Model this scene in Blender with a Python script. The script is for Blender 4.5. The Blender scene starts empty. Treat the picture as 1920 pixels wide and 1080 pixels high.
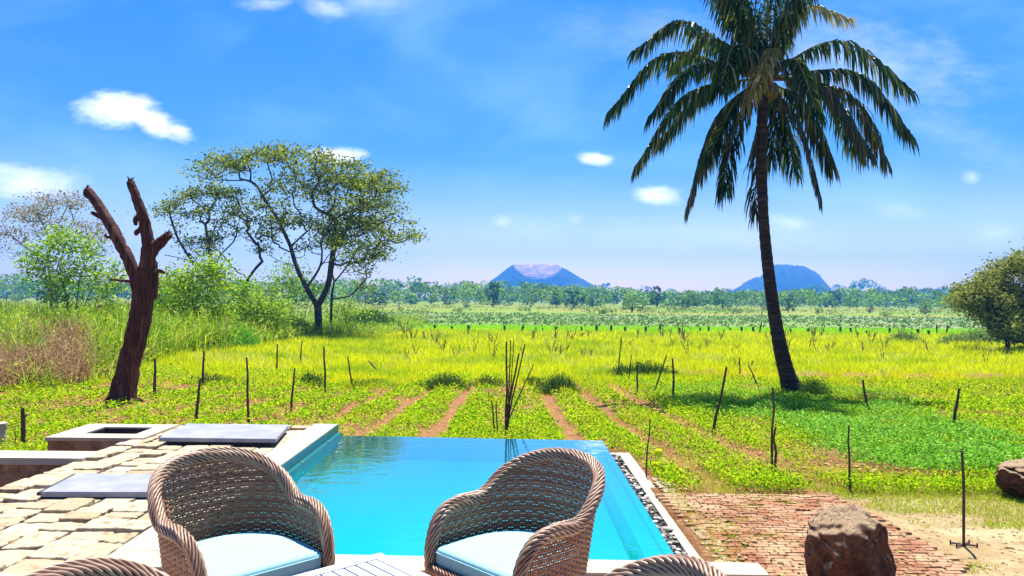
import bpy, math, random
import numpy as np
from mathutils import Matrix, Vector

rng = np.random.default_rng(7)
random.seed(7)
sc = bpy.context.scene
col = sc.collection
PI = math.pi

# ------------------------------------------------------------------ camera
F = 1400.0; CAMH = 1.45
ROLL = math.radians(0.5); PIT = math.atan(19 / F)
cr, sr, cp, sp = math.cos(ROLL), math.sin(ROLL), math.cos(PIT), math.sin(PIT)
RV = Vector((cr, -sr * sp, sr * cp)); UV = Vector((-sr, -cr * sp, cr * cp)); FV = Vector((0, cp, sp))
cam = bpy.data.cameras.new('camera')
cam.sensor_width = 36; cam.lens = 36 * F / 1920
cam.clip_start = 0.05; cam.clip_end = 20000
camo = bpy.data.objects.new('camera', cam); col.objects.link(camo)
m = Matrix.Identity(4)
for i in range(3):
    m[i][0] = RV[i]; m[i][1] = UV[i]; m[i][2] = -FV[i]; m[i][3] = (0, 0, CAMH)[i]
camo.matrix_world = m
sc.camera = camo

# ------------------------------------------------------------------ light
SUN_AZ = math.radians(14); SUN_EL = math.radians(68)
EXPO = 1.4
SKY_STR = 0.046
sun = bpy.data.lights.new('sun', 'SUN'); sun.energy = 5.0; sun.angle = math.radians(0.5); sun.color = (1.0, 0.95, 0.86)
suno = bpy.data.objects.new('sun', sun); col.objects.link(suno)
sd = Vector((math.sin(SUN_AZ) * math.cos(SUN_EL), math.cos(SUN_AZ) * math.cos(SUN_EL), math.sin(SUN_EL)))
suno.rotation_euler = sd.to_track_quat('Z', 'Y').to_euler()
sc.view_settings.view_transform = 'Standard'; sc.view_settings.look = 'None'
sc.view_settings.gamma = 1; sc.view_settings.exposure = EXPO

# ------------------------------------------------------------------ node helper
class N:
    def __init__(s, nt): s.nt = nt
    def node(s, typ, **kw):
        n = s.nt.nodes.new(typ)
        for k, v in kw.items(): setattr(n, k, v)
        return n
    def put(s, sock, v):
        if isinstance(v, bpy.types.NodeSocket): s.nt.links.new(v, sock)
        elif v is not None:
            if hasattr(sock.default_value, '__len__') and not hasattr(v, '__len__'): v = [v] * len(sock.default_value)
            if hasattr(v, '__len__') and hasattr(sock.default_value, '__len__') and len(sock.default_value) == 4 and len(v) == 3: v = tuple(v) + (1,)
            sock.default_value = v
    def m(s, op, a, b=None, c=None, clamp=False):
        n = s.node('ShaderNodeMath', operation=op, use_clamp=clamp)
        s.put(n.inputs[0], a)
        if b is not None: s.put(n.inputs[1], b)
        if c is not None: s.put(n.inputs[2], c)
        return n.outputs[0]
    def mix(s, f, a, b, mode='MIX'):
        n = s.node('ShaderNodeMix', data_type='RGBA', blend_type=mode)
        s.put(n.inputs[0], f); s.put(n.inputs[6], a); s.put(n.inputs[7], b)
        return n.outputs[2]
    def step(s, v, a, b, lo=0.0, hi=1.0):
        n = s.node('ShaderNodeMapRange', interpolation_type='SMOOTHSTEP')
        s.put(n.inputs[0], v); s.put(n.inputs[1], a); s.put(n.inputs[2], b); s.put(n.inputs[3], lo); s.put(n.inputs[4], hi)
        return n.outputs[0]
    def noise(s, vec, scale, detail=3.0, rough=0.5, dist=0.0):
        n = s.node('ShaderNodeTexNoise')
        if vec is not None: s.put(n.inputs['Vector'], vec)
        n.inputs['Scale'].default_value = scale; n.inputs['Detail'].default_value = detail
        n.inputs['Roughness'].default_value = rough; n.inputs['Distortion'].default_value = dist
        return n.outputs[0]
    def mapping(s, vec, scale=(1, 1, 1), rot=(0, 0, 0)):
        n = s.node('ShaderNodeMapping'); s.put(n.inputs[0], vec); n.inputs[3].default_value = scale; n.inputs[2].default_value = rot
        return n.outputs[0]
    def bump(s, h, strength=0.5, dist=0.01):
        n = s.node('ShaderNodeBump'); s.put(n.inputs['Height'], h)
        n.inputs['Strength'].default_value = strength; n.inputs['Distance'].default_value = dist
        return n.outputs[0]

def ray(px, py):
    u = (px - 960) / F; v = (540 - py) / F
    x = u * cr - v * sr; z = u * sr + v * cr
    return np.array([x, cp - z * sp, sp + z * cp])
def at_z(px, py, z=0.0):
    r = ray(px, py); t = (z - CAMH) / r[2]
    return np.array([r[0] * t, r[1] * t, z])
def at_d(px, py, d):
    r = ray(px, py) * (d / ray(px, py)[1]); return np.array([r[0], d, CAMH + r[2]])
def project(X, Y, Z):
    x = X * RV[0] + Y * RV[1] + (Z - CAMH) * RV[2]; y = X * UV[0] + Y * UV[1] + (Z - CAMH) * UV[2]
    w = np.maximum(X * FV[0] + Y * FV[1] + (Z - CAMH) * FV[2], 1e-3)
    return 960 + F * x / w, 540 - F * y / w

# ------------------------------------------------------------------ world
w = bpy.data.worlds.new('World'); sc.world = w; w.use_nodes = True
n = N(w.node_tree); w.node_tree.nodes.clear()
sky = n.node('ShaderNodeTexSky', sky_type='NISHITA')
sky.sun_disc = False; sky.sun_elevation = SUN_EL; sky.sun_rotation = SUN_AZ
sky.air_density = 1.0; sky.dust_density = 0.3; sky.ozone_density = 3.0
tc = n.node('ShaderNodeTexCoord'); gen = tc.outputs['Generated']
sx = n.node('ShaderNodeSeparateXYZ'); n.put(sx.inputs[0], gen)
dx, dy, dz = sx.outputs
hs = n.node('ShaderNodeHueSaturation'); hs.inputs['Saturation'].default_value = 1.0
n.put(hs.inputs['Color'], sky.outputs[0])
yy = n.m('MAXIMUM', dy, 0.05)
U = n.m('DIVIDE', dx, yy); V = n.m('DIVIDE', dz, yy)
# the tone of the air: deep azure overhead, pale lilac towards the horizon
tint = n.mix(n.step(dz, 0.0, 0.2), (2.5, 1.75, 1.3), (0.42, 0.84, 1.25))
tint = n.mix(n.step(dz, 0.12, 0.42), tint, (0.24, 0.80, 1.50))
skyc = n.mix(1.0, hs.outputs[0], tint, 'MULTIPLY')
cn = n.node('ShaderNodeCombineXYZ'); n.put(cn.inputs[0], U); n.put(cn.inputs[1], n.m('MULTIPLY', V, 2.2))
veil = n.noise(cn.outputs[0], 2.3, 4, 0.55, 0.4)
skyc = n.mix(n.step(veil, 0.42, 0.78, 0.0, 0.42), skyc, (6.2, 9.5, 14.0))
n1 = n.noise(cn.outputs[0], 18, 5, 0.6); n2 = n.noise(cn.outputs[0], 47, 4, 0.6)
d1 = n.m('ADD', n.m('MULTIPLY', n.m('SUBTRACT', n1, 0.5), 1.7), n.m('MULTIPLY', n.m('SUBTRACT', n2, 0.5), .6))
CL = [(222, 206, 66, 30, 0, 1.0), (285, 226, 62, 22, 26, 1.0), (245, 196, 46, 20, 0, 1.0), (330, 244, 26, 13, 20, .9), (50, 343, 100, 30, 4, .75), (20, 325, 45, 20, 0, .6),
      (625, 292, 52, 16, 0, .95), (1122, 299, 28, 12, 8, .8), (1236, 367, 40, 17, 4, .85), (1480, 418, 50, 17, 6, .55),
      (1822, 333, 18, 14, 0, .5), (1685, 392, 52, 20, 8, .3), (1862, 438, 48, 24, 5, .55), (942, 417, 24, 13, 0, .5),
      (605, 12, 48, 20, 15, .5), (500, 5, 50, 14, 0, .4), (1078, 412, 20, 12, 0, .3), (700, 5, 80, 24, 0, .22), (1000, 430, 120, 30, 0, .18), (1610, 120, 230, 90, 10, .30), (1250, 60, 200, 50, 0, .14), (420, 420, 160, 40, 0, .16), (1350, 440, 260, 36, 0, .25), (1780, 250, 160, 40, 20, .15), (120, 470, 180, 40, 0, .3)]
mask = None
for (cx, cy, rx, ry, rot, s) in CL:
    r = ray(cx, cy); u0, v0 = r[0] / r[1], r[2] / r[1]
    a = math.radians(rot); du = n.m('SUBTRACT', U, u0); dv = n.m('SUBTRACT', V, v0)
    e1 = n.m('MULTIPLY', n.m('ADD', n.m('MULTIPLY', du, math.cos(a)), n.m('MULTIPLY', dv, -math.sin(a))), F / rx)
    e2 = n.m('MULTIPLY', n.m('ADD', n.m('MULTIPLY', du, math.sin(a)), n.m('MULTIPLY', dv, math.cos(a))), F / ry)
    q = n.m('ADD', n.m('POWER', n.m('ABSOLUTE', e1), 2), n.m('POWER', n.m('ABSOLUTE', e2), 2))
    q = n.m('ADD', n.m('SQRT', q), d1)
    k = n.step(q, 1.45, 0.15 if s > .7 else -0.5, 0.0, s)
    mask = k if mask is None else n.m('MAXIMUM', mask, k)
mask = n.m('MULTIPLY', mask, n.step(dy, 0.1, 0.3))
shade = n.step(n.noise(cn.outputs[0], 30, 3, 0.6), 0.3, 0.6)
skyc = n.mix(mask, skyc, n.mix(shade, (12.5, 13.4, 16.0), (16.0, 15.6, 17.0)))
bg = n.node('ShaderNodeBackground'); n.put(bg.inputs[0], skyc); bg.inputs[1].default_value = SKY_STR
out = n.node('ShaderNodeOutputWorld'); w.node_tree.links.new(bg.outputs[0], out.inputs[0])

# ------------------------------------------------------------------ materials
MATS = {}
def newmat(name):
    mt = bpy.data.materials.new(name); mt.use_nodes = True; mt.node_tree.nodes.clear()
    MATS[name] = mt; return mt, N(mt.node_tree)
def finish(nn, shader):
    o = nn.node('ShaderNodeOutputMaterial'); nn.nt.links.new(shader, o.inputs[0])
def surf(name, c1, c2=None, rough=0.7, scale=8.0, bump=0.0, bdist=0.01, bscale=None, stretch=(1, 1, 1), lo=0.35, hi=0.65, spec=0.3, metal=0.0, c3=None, detail=5):
    mt, nn = newmat(name)
    t = nn.node('ShaderNodeTexCoord'); v = nn.mapping(t.outputs['Object'], stretch)
    b = nn.node('ShaderNodeBsdfPrincipled')
    f = nn.step(nn.noise(v, scale, detail, 0.6), lo, hi)
    c = nn.mix(f, c1, c2 or c1)
    if c3: c = nn.mix(nn.step(nn.noise(v, scale * 0.37, 3, 0.6), 0.5, 0.68), c, c3)
    nn.put(b.inputs['Base Color'], c); b.inputs['Roughness'].default_value = rough
    b.inputs['Specular IOR Level'].default_value = spec; b.inputs['Metallic'].default_value = metal
    if bump: nn.put(b.inputs['Normal'], nn.bump(nn.noise(v, bscale or scale * 3, 6, 0.65), bump, bdist))
    finish(nn, b.outputs[0]); return mt
def leafmat(name, cols, trans=0.4, gloss=0.0, nscale=0.5, patch=None, pl=0.5, ph=0.62):
    """leaf / blade material: a different tone for every leaf, light also comes through it"""
    mt, nn = newmat(name)
    g = nn.node('ShaderNodeNewGeometry')
    rp = nn.node('ShaderNodeValToRGB'); nn.put(rp.inputs[0], g.outputs['Random Per Island'])
    e = rp.color_ramp.elements
    while len(e) < len(cols): e.new(0.5)
    for i, c in enumerate(cols): e[i].position = i / (len(cols) - 1); e[i].color = tuple(c) + (1,)
    c = rp.outputs[0]
    if patch: c = nn.mix(nn.step(nn.noise(g.outputs['Position'], nscale, 3, 0.6), pl, ph), c, nn.mix(0.25, patch, c))
    d = nn.node('ShaderNodeBsdfDiffuse'); nn.put(d.inputs[0], c)
    t = nn.node('ShaderNodeBsdfTranslucent'); nn.put(t.inputs[0], c)
    ms = nn.node('ShaderNodeMixShader'); ms.inputs[0].default_value = trans
    nn.nt.links.new(d.outputs[0], ms.inputs[1]); nn.nt.links.new(t.outputs[0], ms.inputs[2]); s = ms.outputs[0]
    if gloss:
        gl = nn.node('ShaderNodeBsdfGlossy'); gl.inputs['Roughness'].default_value = 0.35; nn.put(gl.inputs[0], (.9, .95, 1))
        m2 = nn.node('ShaderNodeMixShader'); m2.inputs[0].default_value = gloss
        nn.nt.links.new(s, m2.inputs[1]); nn.nt.links.new(gl.outputs[0], m2.inputs[2]); s = m2.outputs[0]
    finish(nn, s); return mt

# ------------------------------------------------------------------ mesh helpers
class MB:
    def __init__(s): s.V = []; s.Q = []; s.T = []; s.n = 0
    def add(s, V, Q=None, T=None):
        V = np.asarray(V, float).reshape(-1, 3)
        if Q is not None and len(Q): s.Q.append(np.asarray(Q, int).reshape(-1, 4) + s.n)
        if T is not None and len(T): s.T.append(np.asarray(T, int).reshape(-1, 3) + s.n)
        s.V.append(V); s.n += len(V); return s
    def xf(s, M):
        M = np.array(M)
        s.V = [v @ M[:3, :3].T + M[:3, 3] for v in s.V]; return s
    def build(s, name, mat, parent=None, smooth=False, origin=None):
        V = np.concatenate(s.V); Q = np.concatenate(s.Q) if s.Q else np.zeros((0, 4), int); T = np.concatenate(s.T) if s.T else np.zeros((0, 3), int)
        if origin is not None: V = V - np.array(origin)
        me = bpy.data.meshes.new(name)
        me.vertices.add(len(V)); me.vertices.foreach_set('co', V.ravel())
        L = np.concatenate([Q.ravel(), T.ravel()]); nf = len(Q) + len(T)
        me.loops.add(len(L)); me.loops.foreach_set('vertex_index', L.astype(np.int32))
        me.polygons.add(nf)
        st = np.concatenate([np.arange(len(Q)) * 4, len(Q) * 4 + np.arange(len(T)) * 3])
        me.polygons.foreach_set('loop_start', st.astype(np.int32))
        try: me.polygons.foreach_set('loop_total', np.concatenate([np.full(len(Q), 4), np.full(len(T), 3)]).astype(np.int32))
        except Exception: pass
        me.polygons.foreach_set('use_smooth', np.full(nf, smooth))
        me.update(calc_edges=True); me.validate()
        me.materials.append(mat)
        o = bpy.data.objects.new(name, me); col.objects.link(o)
        if parent is not None: o.parent = parent
        if origin is not None: o.location = origin
        return o
def box(mb, x0, x1, y0, y1, z0, z1):
    V = [(x0, y0, z0), (x1, y0, z0), (x1, y1, z0), (x0, y1, z0), (x0, y0, z1), (x1, y0, z1), (x1, y1, z1), (x0, y1, z1)]
    mb.add(V, [(0, 3, 2, 1), (4, 5, 6, 7), (0, 1, 5, 4), (1, 2, 6, 5), (2, 3, 7, 6), (3, 0, 4, 7)]); return mb
def prism(mb, pts, z0, z1, bev=0.0, zfun=None):
    """closed convex outline raised from z0 to z1 with a bevelled top edge"""
    pts = np.array(pts, float)[:, :2]; k = len(pts); c = pts.mean(0)
    layers = [(1, z0), (1, z1 - bev), (1 - bev / max(0.02, np.linalg.norm(pts - c, axis=1).mean()), z1)] if bev else [(1, z0), (1, z1)]
    V = [np.c_[c + (pts - c) * s, np.full(k, z)] for s, z in layers]
    Q = []
    for l in range(len(layers) - 1):
        for i in range(k):
            j = (i + 1) % k; Q.append((l * k + i, l * k + j, (l + 1) * k + j, (l + 1) * k + i))
    V.append([(c[0], c[1], z1)]); top = (len(layers) - 1) * k; ci = len(layers) * k
    T = [(top + i, top + (i + 1) % k, ci) for i in range(k)]
    mb.add(np.concatenate(V), Q, T); return mb
def tube(mb, P, R, sides=8, cap=True, closed=False, wob=0.0, seed=0, flat=None):
    P = np.asarray(P, float); k = len(P); R = np.broadcast_to(np.asarray(R, float), (k,))
    if closed: T = np.roll(P, -1, 0) - np.roll(P, 1, 0)
    else: T = np.gradient(P, axis=0)
    T /= np.linalg.norm(T, axis=1)[:, None] + 1e-9
    up = np.array([0, 0, 1.0]) if abs(T[0][2]) < 0.9 else np.array([1.0, 0, 0])
    nrm = np.cross(T[0], up); nrm /= np.linalg.norm(nrm); Ns = []
    for i in range(k):
        nrm = nrm - T[i] * np.dot(nrm, T[i]); nrm /= np.linalg.norm(nrm) + 1e-9; Ns.append(nrm)
    Ns = np.array(Ns); B = np.cross(T, Ns)
    a = np.arange(sides) * 2 * PI / sides
    rr = R[:, None] * np.ones(sides)
    if wob:
        g = np.random.default_rng(seed); base = 1 + wob * g.normal(size=sides)
        rr = rr * base * (1 + wob * 0.6 * g.normal(size=(k, sides)))
    V = P[:, None, :] + rr[..., None] * (np.cos(a)[None, :, None] * Ns[:, None, :] + np.sin(a)[None, :, None] * B[:, None, :])
    idx = np.arange(k * sides).reshape(k, sides); nx = np.roll(idx, -1, 1)
    if closed: Q = np.stack([idx, nx, np.roll(nx, -1, 0), np.roll(idx, -1, 0)], -1).reshape(-1, 4)
    else: Q = np.stack([idx[:-1], nx[:-1], nx[1:], idx[1:]], -1).reshape(-1, 4)
    V = V.reshape(-1, 3); Tt = []
    if cap and not closed:
        V = np.concatenate([V, P[:1], P[-1:]]); c0 = k * sides
        for i in range(sides):
            Tt.append((idx[0][(i + 1) % sides], idx[0][i], c0)); Tt.append((idx[-1][i], idx[-1][(i + 1) % sides], c0 + 1))
    mb.add(V, Q, Tt); return mb
def curve(pts, n=40):
    P = np.array(pts, float); P = np.vstack([2 * P[0] - P[1], P, 2 * P[-1] - P[-2]])
    out = []; segs = len(P) - 3
    for t in np.linspace(0, segs, n):
        i = min(int(t), segs - 1); f = t - i; a, b, c, d = P[i:i + 4]
        out.append(0.5 * (2 * b + (c - a) * f + (2 * a - 5 * b + 4 * c - d) * f * f + (3 * b - a - 3 * c + d) * f ** 3))
    return np.array(out)
def blades(P, H, W, lean=0.35, segs=3, curl=0.5, g=rng):
    """grass blades: tapering, bending ribbons rooted at P"""
    k = len(P); H = np.broadcast_to(H, (k,)); W = np.broadcast_to(W, (k,))
    a = g.uniform(0, 2 * PI, k); fa = g.uniform(0, 2 * PI, k); ln = np.abs(g.normal(0, lean, k)) + 0.05
    d = np.c_[np.cos(a), np.sin(a), np.zeros(k)]; s = np.c_[np.cos(fa), np.sin(fa), np.zeros(k)]
    rows = []
    for i in range(segs + 1):
        t = i / segs
        c = P + d * (H * ln * (t ** (1 + curl)))[:, None]; c[:, 2] += H * t * (1 - 0.35 * ln * t)
        wd = W * (1 - t) ** 0.7 * 0.5
        rows.append((c, wd))
    V = []
    for i, (c, wd) in enumerate(rows):
        if i < segs: V += [c - s * wd[:, None], c + s * wd[:, None]]
        else: V += [c]
    V = np.stack(V, 1); m_ = V.shape[1]; b = (np.arange(k) * m_)[:, None]
    Q = np.concatenate([b + np.array([2 * i, 2 * i + 1, 2 * i + 3, 2 * i + 2]) for i in range(segs - 1)]) if segs > 1 else None
    T = b + np.array([2 * segs - 2, 2 * segs - 1, 2 * segs])
    return V.reshape(-1, 3), Q, T
def leaves(P, S, up=0.5, asp=0.5, g=rng, D=None):
    """pointed leaves, each a folded kite"""
    k = len(P); S = np.broadcast_to(S, (k,))
    D = g.normal(size=(k, 3)) if D is None else D; D[:, 2] *= 0.6; D /= np.linalg.norm(D, axis=1)[:, None]
    Nn = g.normal(size=(k, 3)) * (1 - up); Nn[:, 2] += up * 1.5
    Sd = np.cross(D, Nn); Sd /= np.linalg.norm(Sd, axis=1)[:, None] + 1e-9
    Un = np.cross(Sd, D)
    s = S[:, None]
    V = np.stack([P - D * s * .5, P + Sd * s * asp * .5 + Un * s * .08, P + D * s * .5, P - Sd * s * asp * .5 + Un * s * .08], 1)
    b = (np.arange(k) * 4)[:, None]
    return V.reshape(-1, 3), b + np.array([0, 1, 2, 3])
def vnoise(x, y, seed=0):
    def h(i, j):
        v = np.sin(i * 127.1 + j * 311.7 + seed * 74.7) * 43758.5453; return v - np.floor(v)
    x0 = np.floor(x); y0 = np.floor(y); fx = x - x0; fy = y - y0; fx = fx * fx * (3 - 2 * fx); fy = fy * fy * (3 - 2 * fy)
    return (h(x0, y0) * (1 - fx) + h(x0 + 1, y0) * fx) * (1 - fy) + (h(x0, y0 + 1) * (1 - fx) + h(x0 + 1, y0 + 1) * fx) * fy
def fbm(x, y, seed=0): return (vnoise(x, y, seed) + .5 * vnoise(x * 2.1, y * 2.1, seed + 1) + .25 * vnoise(x * 4.3, y * 4.3, seed + 2)) / 1.75

# ------------------------------------------------------------------ tagging
def tag(o, label=None, cat=None, group=None, kind=None):
    if label: o['label'] = label
    if cat: o['category'] = cat
    if group: o['group'] = group
    if kind: o['kind'] = kind
    return o
def empty(name, loc, label, cat, group=None, rz=0.0):
    o = bpy.data.objects.new(name, None); col.objects.link(o); o.empty_display_size = 0.2
    o.location = loc; o.rotation_euler.z = rz
    return tag(o, label, cat, group)
def copy_tree(o, parent=None):
    c = o.copy(); col.objects.link(c); c.parent = parent
    for ch in [k for k in bpy.data.objects if k.parent == o]: copy_tree(ch, c)
    return c

# ------------------------------------------------------------------ terrain
GY = [-8, 6.2, 8.5, 12, 17, 30, 45, 67, 85, 200, 5000]
GZ = [-.15, -.15, -.33, -.55, -.80, -1.25, -1.6, -1.95, -2.15, -2.2, -2.2]
def gz0(X, Y): return np.interp(Y, GY, GZ)
def gz(X, Y):
    X = np.asarray(X, float); Y = np.asarray(Y, float)
    z = gz0(X, Y)
    z = z + np.clip((Y - 7) / 6, 0, 1) * 0.10 * (fbm(X * .5, Y * .5, 3) - .5) * np.clip(1.5 - Y / 120, 0, 1)
    # ridged beds between the furrows
    bed = np.clip((Y - 9) / 1.0, 0, 1) * np.clip((19.5 - Y) / 1.0, 0, 1) * np.clip((3.0 - X) / .5, 0, 1)
    z = z + bed * 0.045 * np.cos((X + 1.05) / .93 * 2 * PI + PI)
    # bank under the tall grass at the left
    z = z + 0.5 * np.exp(-((X + 16) / 7) ** 2 - ((Y - 32) / 12) ** 2)
    return z
def ground(px, py):
    r = ray(px, py); lo, hi = 1.0, 3000.0
    for _ in range(60):
        md = math.sqrt(lo * hi); p = r * (md / r[1]); z = CAMH + p[2] if False else CAMH + r[2] * md / r[1]
        if z < float(gz(r[0] * md / r[1], md)): hi = md
        else: lo = md
    return np.array([r[0] * lo / r[1], lo, float(gz(r[0] * lo / r[1], lo))])

xs = np.unique(np.concatenate([np.arange(-13, 13.01, .22), [-3.95, -3.78, 1.03, 1.2], -13 - np.geomspace(.5, 2900, 44), 13 + np.geomspace(.5, 2900, 44)]))
ys = np.unique(np.concatenate([np.arange(-8, 6.9, .35), [6.62, 6.85, 8.2, 8.52, 8.56], np.arange(7, 24, .2), 24 + np.geomspace(.4, 2600, 90)]))
GX, GYY = np.meshgrid(xs, ys)
GZZ = gz(GX, GYY)
under = (GX > -3.9) & (GX < 1.1) & (GYY < 8.53) | (GYY < 3.6) & (np.abs(GX) < 6)
GZZ = np.where(under, -1.5, GZZ)
pit = (GX < -3.8) & (GYY < 6.7) & (GX > -7)
GZZ = np.where(pit, -.75, GZZ)
idx = np.arange(GX.size).reshape(GX.shape)
gm = MB().add(np.stack([GX, GYY, GZZ], -1), np.stack([idx[:-1, :-1], idx[:-1, 1:], idx[1:, 1:], idx[1:, :-1]], -1).reshape(-1, 4))

mt, nn = newmat('ground')
g = nn.node('ShaderNodeNewGeometry'); pos = g.outputs['Position']
s3 = nn.node('ShaderNodeSeparateXYZ'); nn.put(s3.inputs[0], pos); X_, Y_, Z_ = s3.outputs
nA = nn.noise(pos, 0.6, 4, 0.6); nB = nn.noise(pos, 3.5, 5, 0.65); nC = nn.noise(pos, 22, 5, 0.7)
wob = nn.m('MULTIPLY', nn.m('SUBTRACT', nA, 0.5), 3.0)
soil = nn.mix(nn.step(nB, .35, .65), (.17, .065, .025), (.24, .11, .045))
soil = nn.mix(nn.step(nC, .45, .75), soil, (.32, .22, .10))
sand = nn.mix(nn.step(nB, .35, .6), (.38, .31, .17), (.29, .20, .10))
sand = nn.mix(nn.step(nC, .55, .7), sand, (.20, .13, .05))
yw = nn.m('ADD', Y_, nn.m('MULTIPLY', wob, .3))
c = nn.mix(nn.m('MULTIPLY', nn.step(yw, 6.9, 6.1), nn.step(X_, 2.5, 2.9)), soil, sand)
grs = nn.mix(nn.step(nB, .3, .7), (.12, .15, .01), (.22, .22, .015))
c = nn.mix(nn.step(nn.m('SUBTRACT', nn.m('ADD', Y_, wob), nn.step(X_, 4, 7, 0, 6)), 19.5, 22.5), c, grs)
c = nn.mix(nn.step(nn.m('ADD', Y_, wob), 76, 82), c, (.18, .36, .01))
lm = nn.mapping(pos, (1, .28, 1))
lot = nn.mix(nn.step(nn.noise(lm, .5, 4, .7), .42, .58), (.17, .215, .08), (.12, .20, .035))
lot = nn.mix(nn.step(nn.noise(nn.mapping(pos, (1, .1, 1)), .05, 3, .6), .5, .62), lot, (.20, .22, .12))
c = nn.mix(nn.step(Y_, 93, 97), c, lot)
far = nn.mix(nn.step(nn.noise(nn.mapping(pos, (.4, 1, 1)), .06, 4, .6), .4, .6), (.12, .22, .015), (.22, .20, .04))
c = nn.mix(nn.step(nn.m('ADD', Y_, nn.m('MULTIPLY', wob, 6)), 165, 190), c, far)
b = nn.node('ShaderNodeBsdfPrincipled'); nn.put(b.inputs['Base Color'], c); b.inputs['Roughness'].default_value = .95; b.inputs['Specular IOR Level'].default_value = .1
hh = nn.m('ADD', nn.m('MULTIPLY', nB, .6), nn.m('MULTIPLY', nC, .5))
nn.put(b.inputs['Normal'], nn.bump(hh, 0.9, 0.06)); finish(nn, b.outputs[0])
tag(gm.build('ground', mt, smooth=True), kind='structure')

# ------------------------------------------------------------------ pool, deck, kerbs
plaster = surf('pale_coping', (.40, .355, .27), (.35, .30, .22), rough=.6, scale=3, bump=.25, bdist=.004, bscale=60, c3=(.37, .31, .22))
stonew = surf('rubble_wall', (.36, .22, .12), (.22, .12, .06), rough=.9, scale=9, bump=1, bdist=.05, bscale=12, c3=(.45, .33, .20))
LW, RW = -1.97, .97   # inner faces of the pool
def ny(x): return 4.19 - .038 * x      # inner line of the near coping
def fy(x): return 8.35 - .06 * x       # far spill edge
ZW = -.13
# coping (left and near side)
mb = MB()
prism(mb, [(LW, ny(LW)), (LW, 8.52), (-2.24, 8.54), (-2.24, ny(LW))][::-1], -.16, 0, .006)
prism(mb, [(-2.24, 4.01), (1.38, 3.97), (1.38, 4.15), (-2.24, ny(LW) + .003)], -.16, -.002, .006)
tag(mb.build('pool_coping', plaster), kind='structure')
# basin
mt, nn = newmat('pool_tiles')
t = nn.node('ShaderNodeTexCoord'); br = nn.node('ShaderNodeTexBrick'); nn.put(br.inputs['Vector'], t.outputs['Object'])
br.offset = 0; br.inputs['Scale'].default_value = 1; br.inputs['Brick Width'].default_value = .05; br.inputs['Row Height'].default_value = .05
br.inputs['Mortar Size'].default_value = .002
br.inputs['Color1'].default_value = (.006, .46, .55, 1); br.inputs['Color2'].default_value = (.008, .50, .58, 1); br.inputs['Mortar'].default_value = (.03, .40, .46, 1)
b = nn.node('ShaderNodeBsdfPrincipled'); nn.put(b.inputs['Base Color'], br.outputs[0]); b.inputs['Roughness'].default_value = .3
finish(nn, b.outputs[0]); tiles = mt
ZB = -.36
mb = MB()
mb.add([(LW, ny(LW), ZB), (RW, ny(RW), ZB), (RW, fy(RW), ZB), (LW, fy(LW), ZB)], [(0, 1, 2, 3)])
def wall(x0, y0, x1, y1, za, zb): mb.add([(x0, y0, za), (x1, y1, za), (x1, y1, zb), (x0, y0, zb)], [(0, 1, 2, 3)])
wall(LW, ny(LW), LW, 8.5, ZB, -.16)
wall(LW - .001, ny(LW), RW, ny(RW), ZB, -.16)
# weir walls, their tops a few millimetres under the spilling water
def weir(pts): prism(mb, pts, -1.5, ZW - .006, 0)
weir([(RW, ny(RW)), (RW + .05, ny(RW)), (RW + .05, fy(RW) + .05), (RW, fy(RW) + .05)])
weir([(LW, fy(LW)), (RW - .002, fy(RW)), (RW - .002, fy(RW) + .05), (LW, fy(LW) + .05)])
# tiled face and ledge below the coping and a bench along the right wall
box(mb, RW - .12, RW - .001, ny(RW) + .001, fy(RW) - .004, ZB + .001, -.165)
tag(mb.build('pool_basin', tiles), kind='structure')
# small nozzles in the left wall
surf('steel', (.6, .6, .6), (.45, .45, .45), rough=.3, metal=1, scale=30)
mb = MB(); box(mb, LW + .001, LW + .010, ny(LW) + .01, 8.515, -.087, -.007); box(mb, LW + .001, LW + .055, ny(LW) + .01, fy(LW) - .002, -.26, -.088); tag(mb.build('coping_tiles', surf('shaded_teal_tiles', (.004, .13, .13), (.006, .10, .11), rough=.35, scale=12)), kind='structure')  # tile colour darkened to carry the shade under the coping
for yv, lb in ((5.9, 'nearest'), (6.9, 'middle'), (7.9, 'farthest')):
    mb = MB(); box(mb, 0, .024, 0, .05, 0, .008); o = mb.build('pool_inlet', MATS['steel']); o.location = (LW + .030, yv, -.0875)
    tag(o, f'small pale inlet in the teal pool wall under the left coping, {lb} of three', 'pool fitting', 'inlets in the left pool wall')
# water
mt, nn = newmat('pool_water')
g = nn.node('ShaderNodeNewGeometry'); pos = g.outputs['Position']
h = nn.m('ADD', nn.m('MULTIPLY', nn.noise(nn.mapping(pos, (1, 1.7, 1)), 4, 3, .5, .5), 1.0), nn.m('MULTIPLY', nn.noise(pos, 22, 2, .5), .10))
nm = nn.bump(h, .07, .03)
fr = nn.node('ShaderNodeFresnel'); fr.inputs[0].default_value = 1.33; nn.put(fr.inputs[1], nm)
tr = nn.node('ShaderNodeBsdfTransparent'); nn.put(tr.inputs[0], (.45, .93, .98))
gl = nn.node('ShaderNodeBsdfGlossy'); gl.inputs['Roughness'].default_value = .015; nn.put(gl.inputs['Normal'], nm)
nn.put(gl.inputs[0], (.95, 1, 1))
df = nn.node('ShaderNodeBsdfDiffuse'); nn.put(df.inputs[0], (.0, .33, .29)); m0 = nn.node('ShaderNodeMixShader'); m0.inputs[0].default_value = .5
nn.nt.links.new(tr.outputs[0], m0.inputs[1]); nn.nt.links.new(df.outputs[0], m0.inputs[2])
ms = nn.node('ShaderNodeMixShader'); nn.put(ms.inputs[0], nn.step(fr.outputs[0], 0.05, 0.36, 0.03, 0.9))
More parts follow.
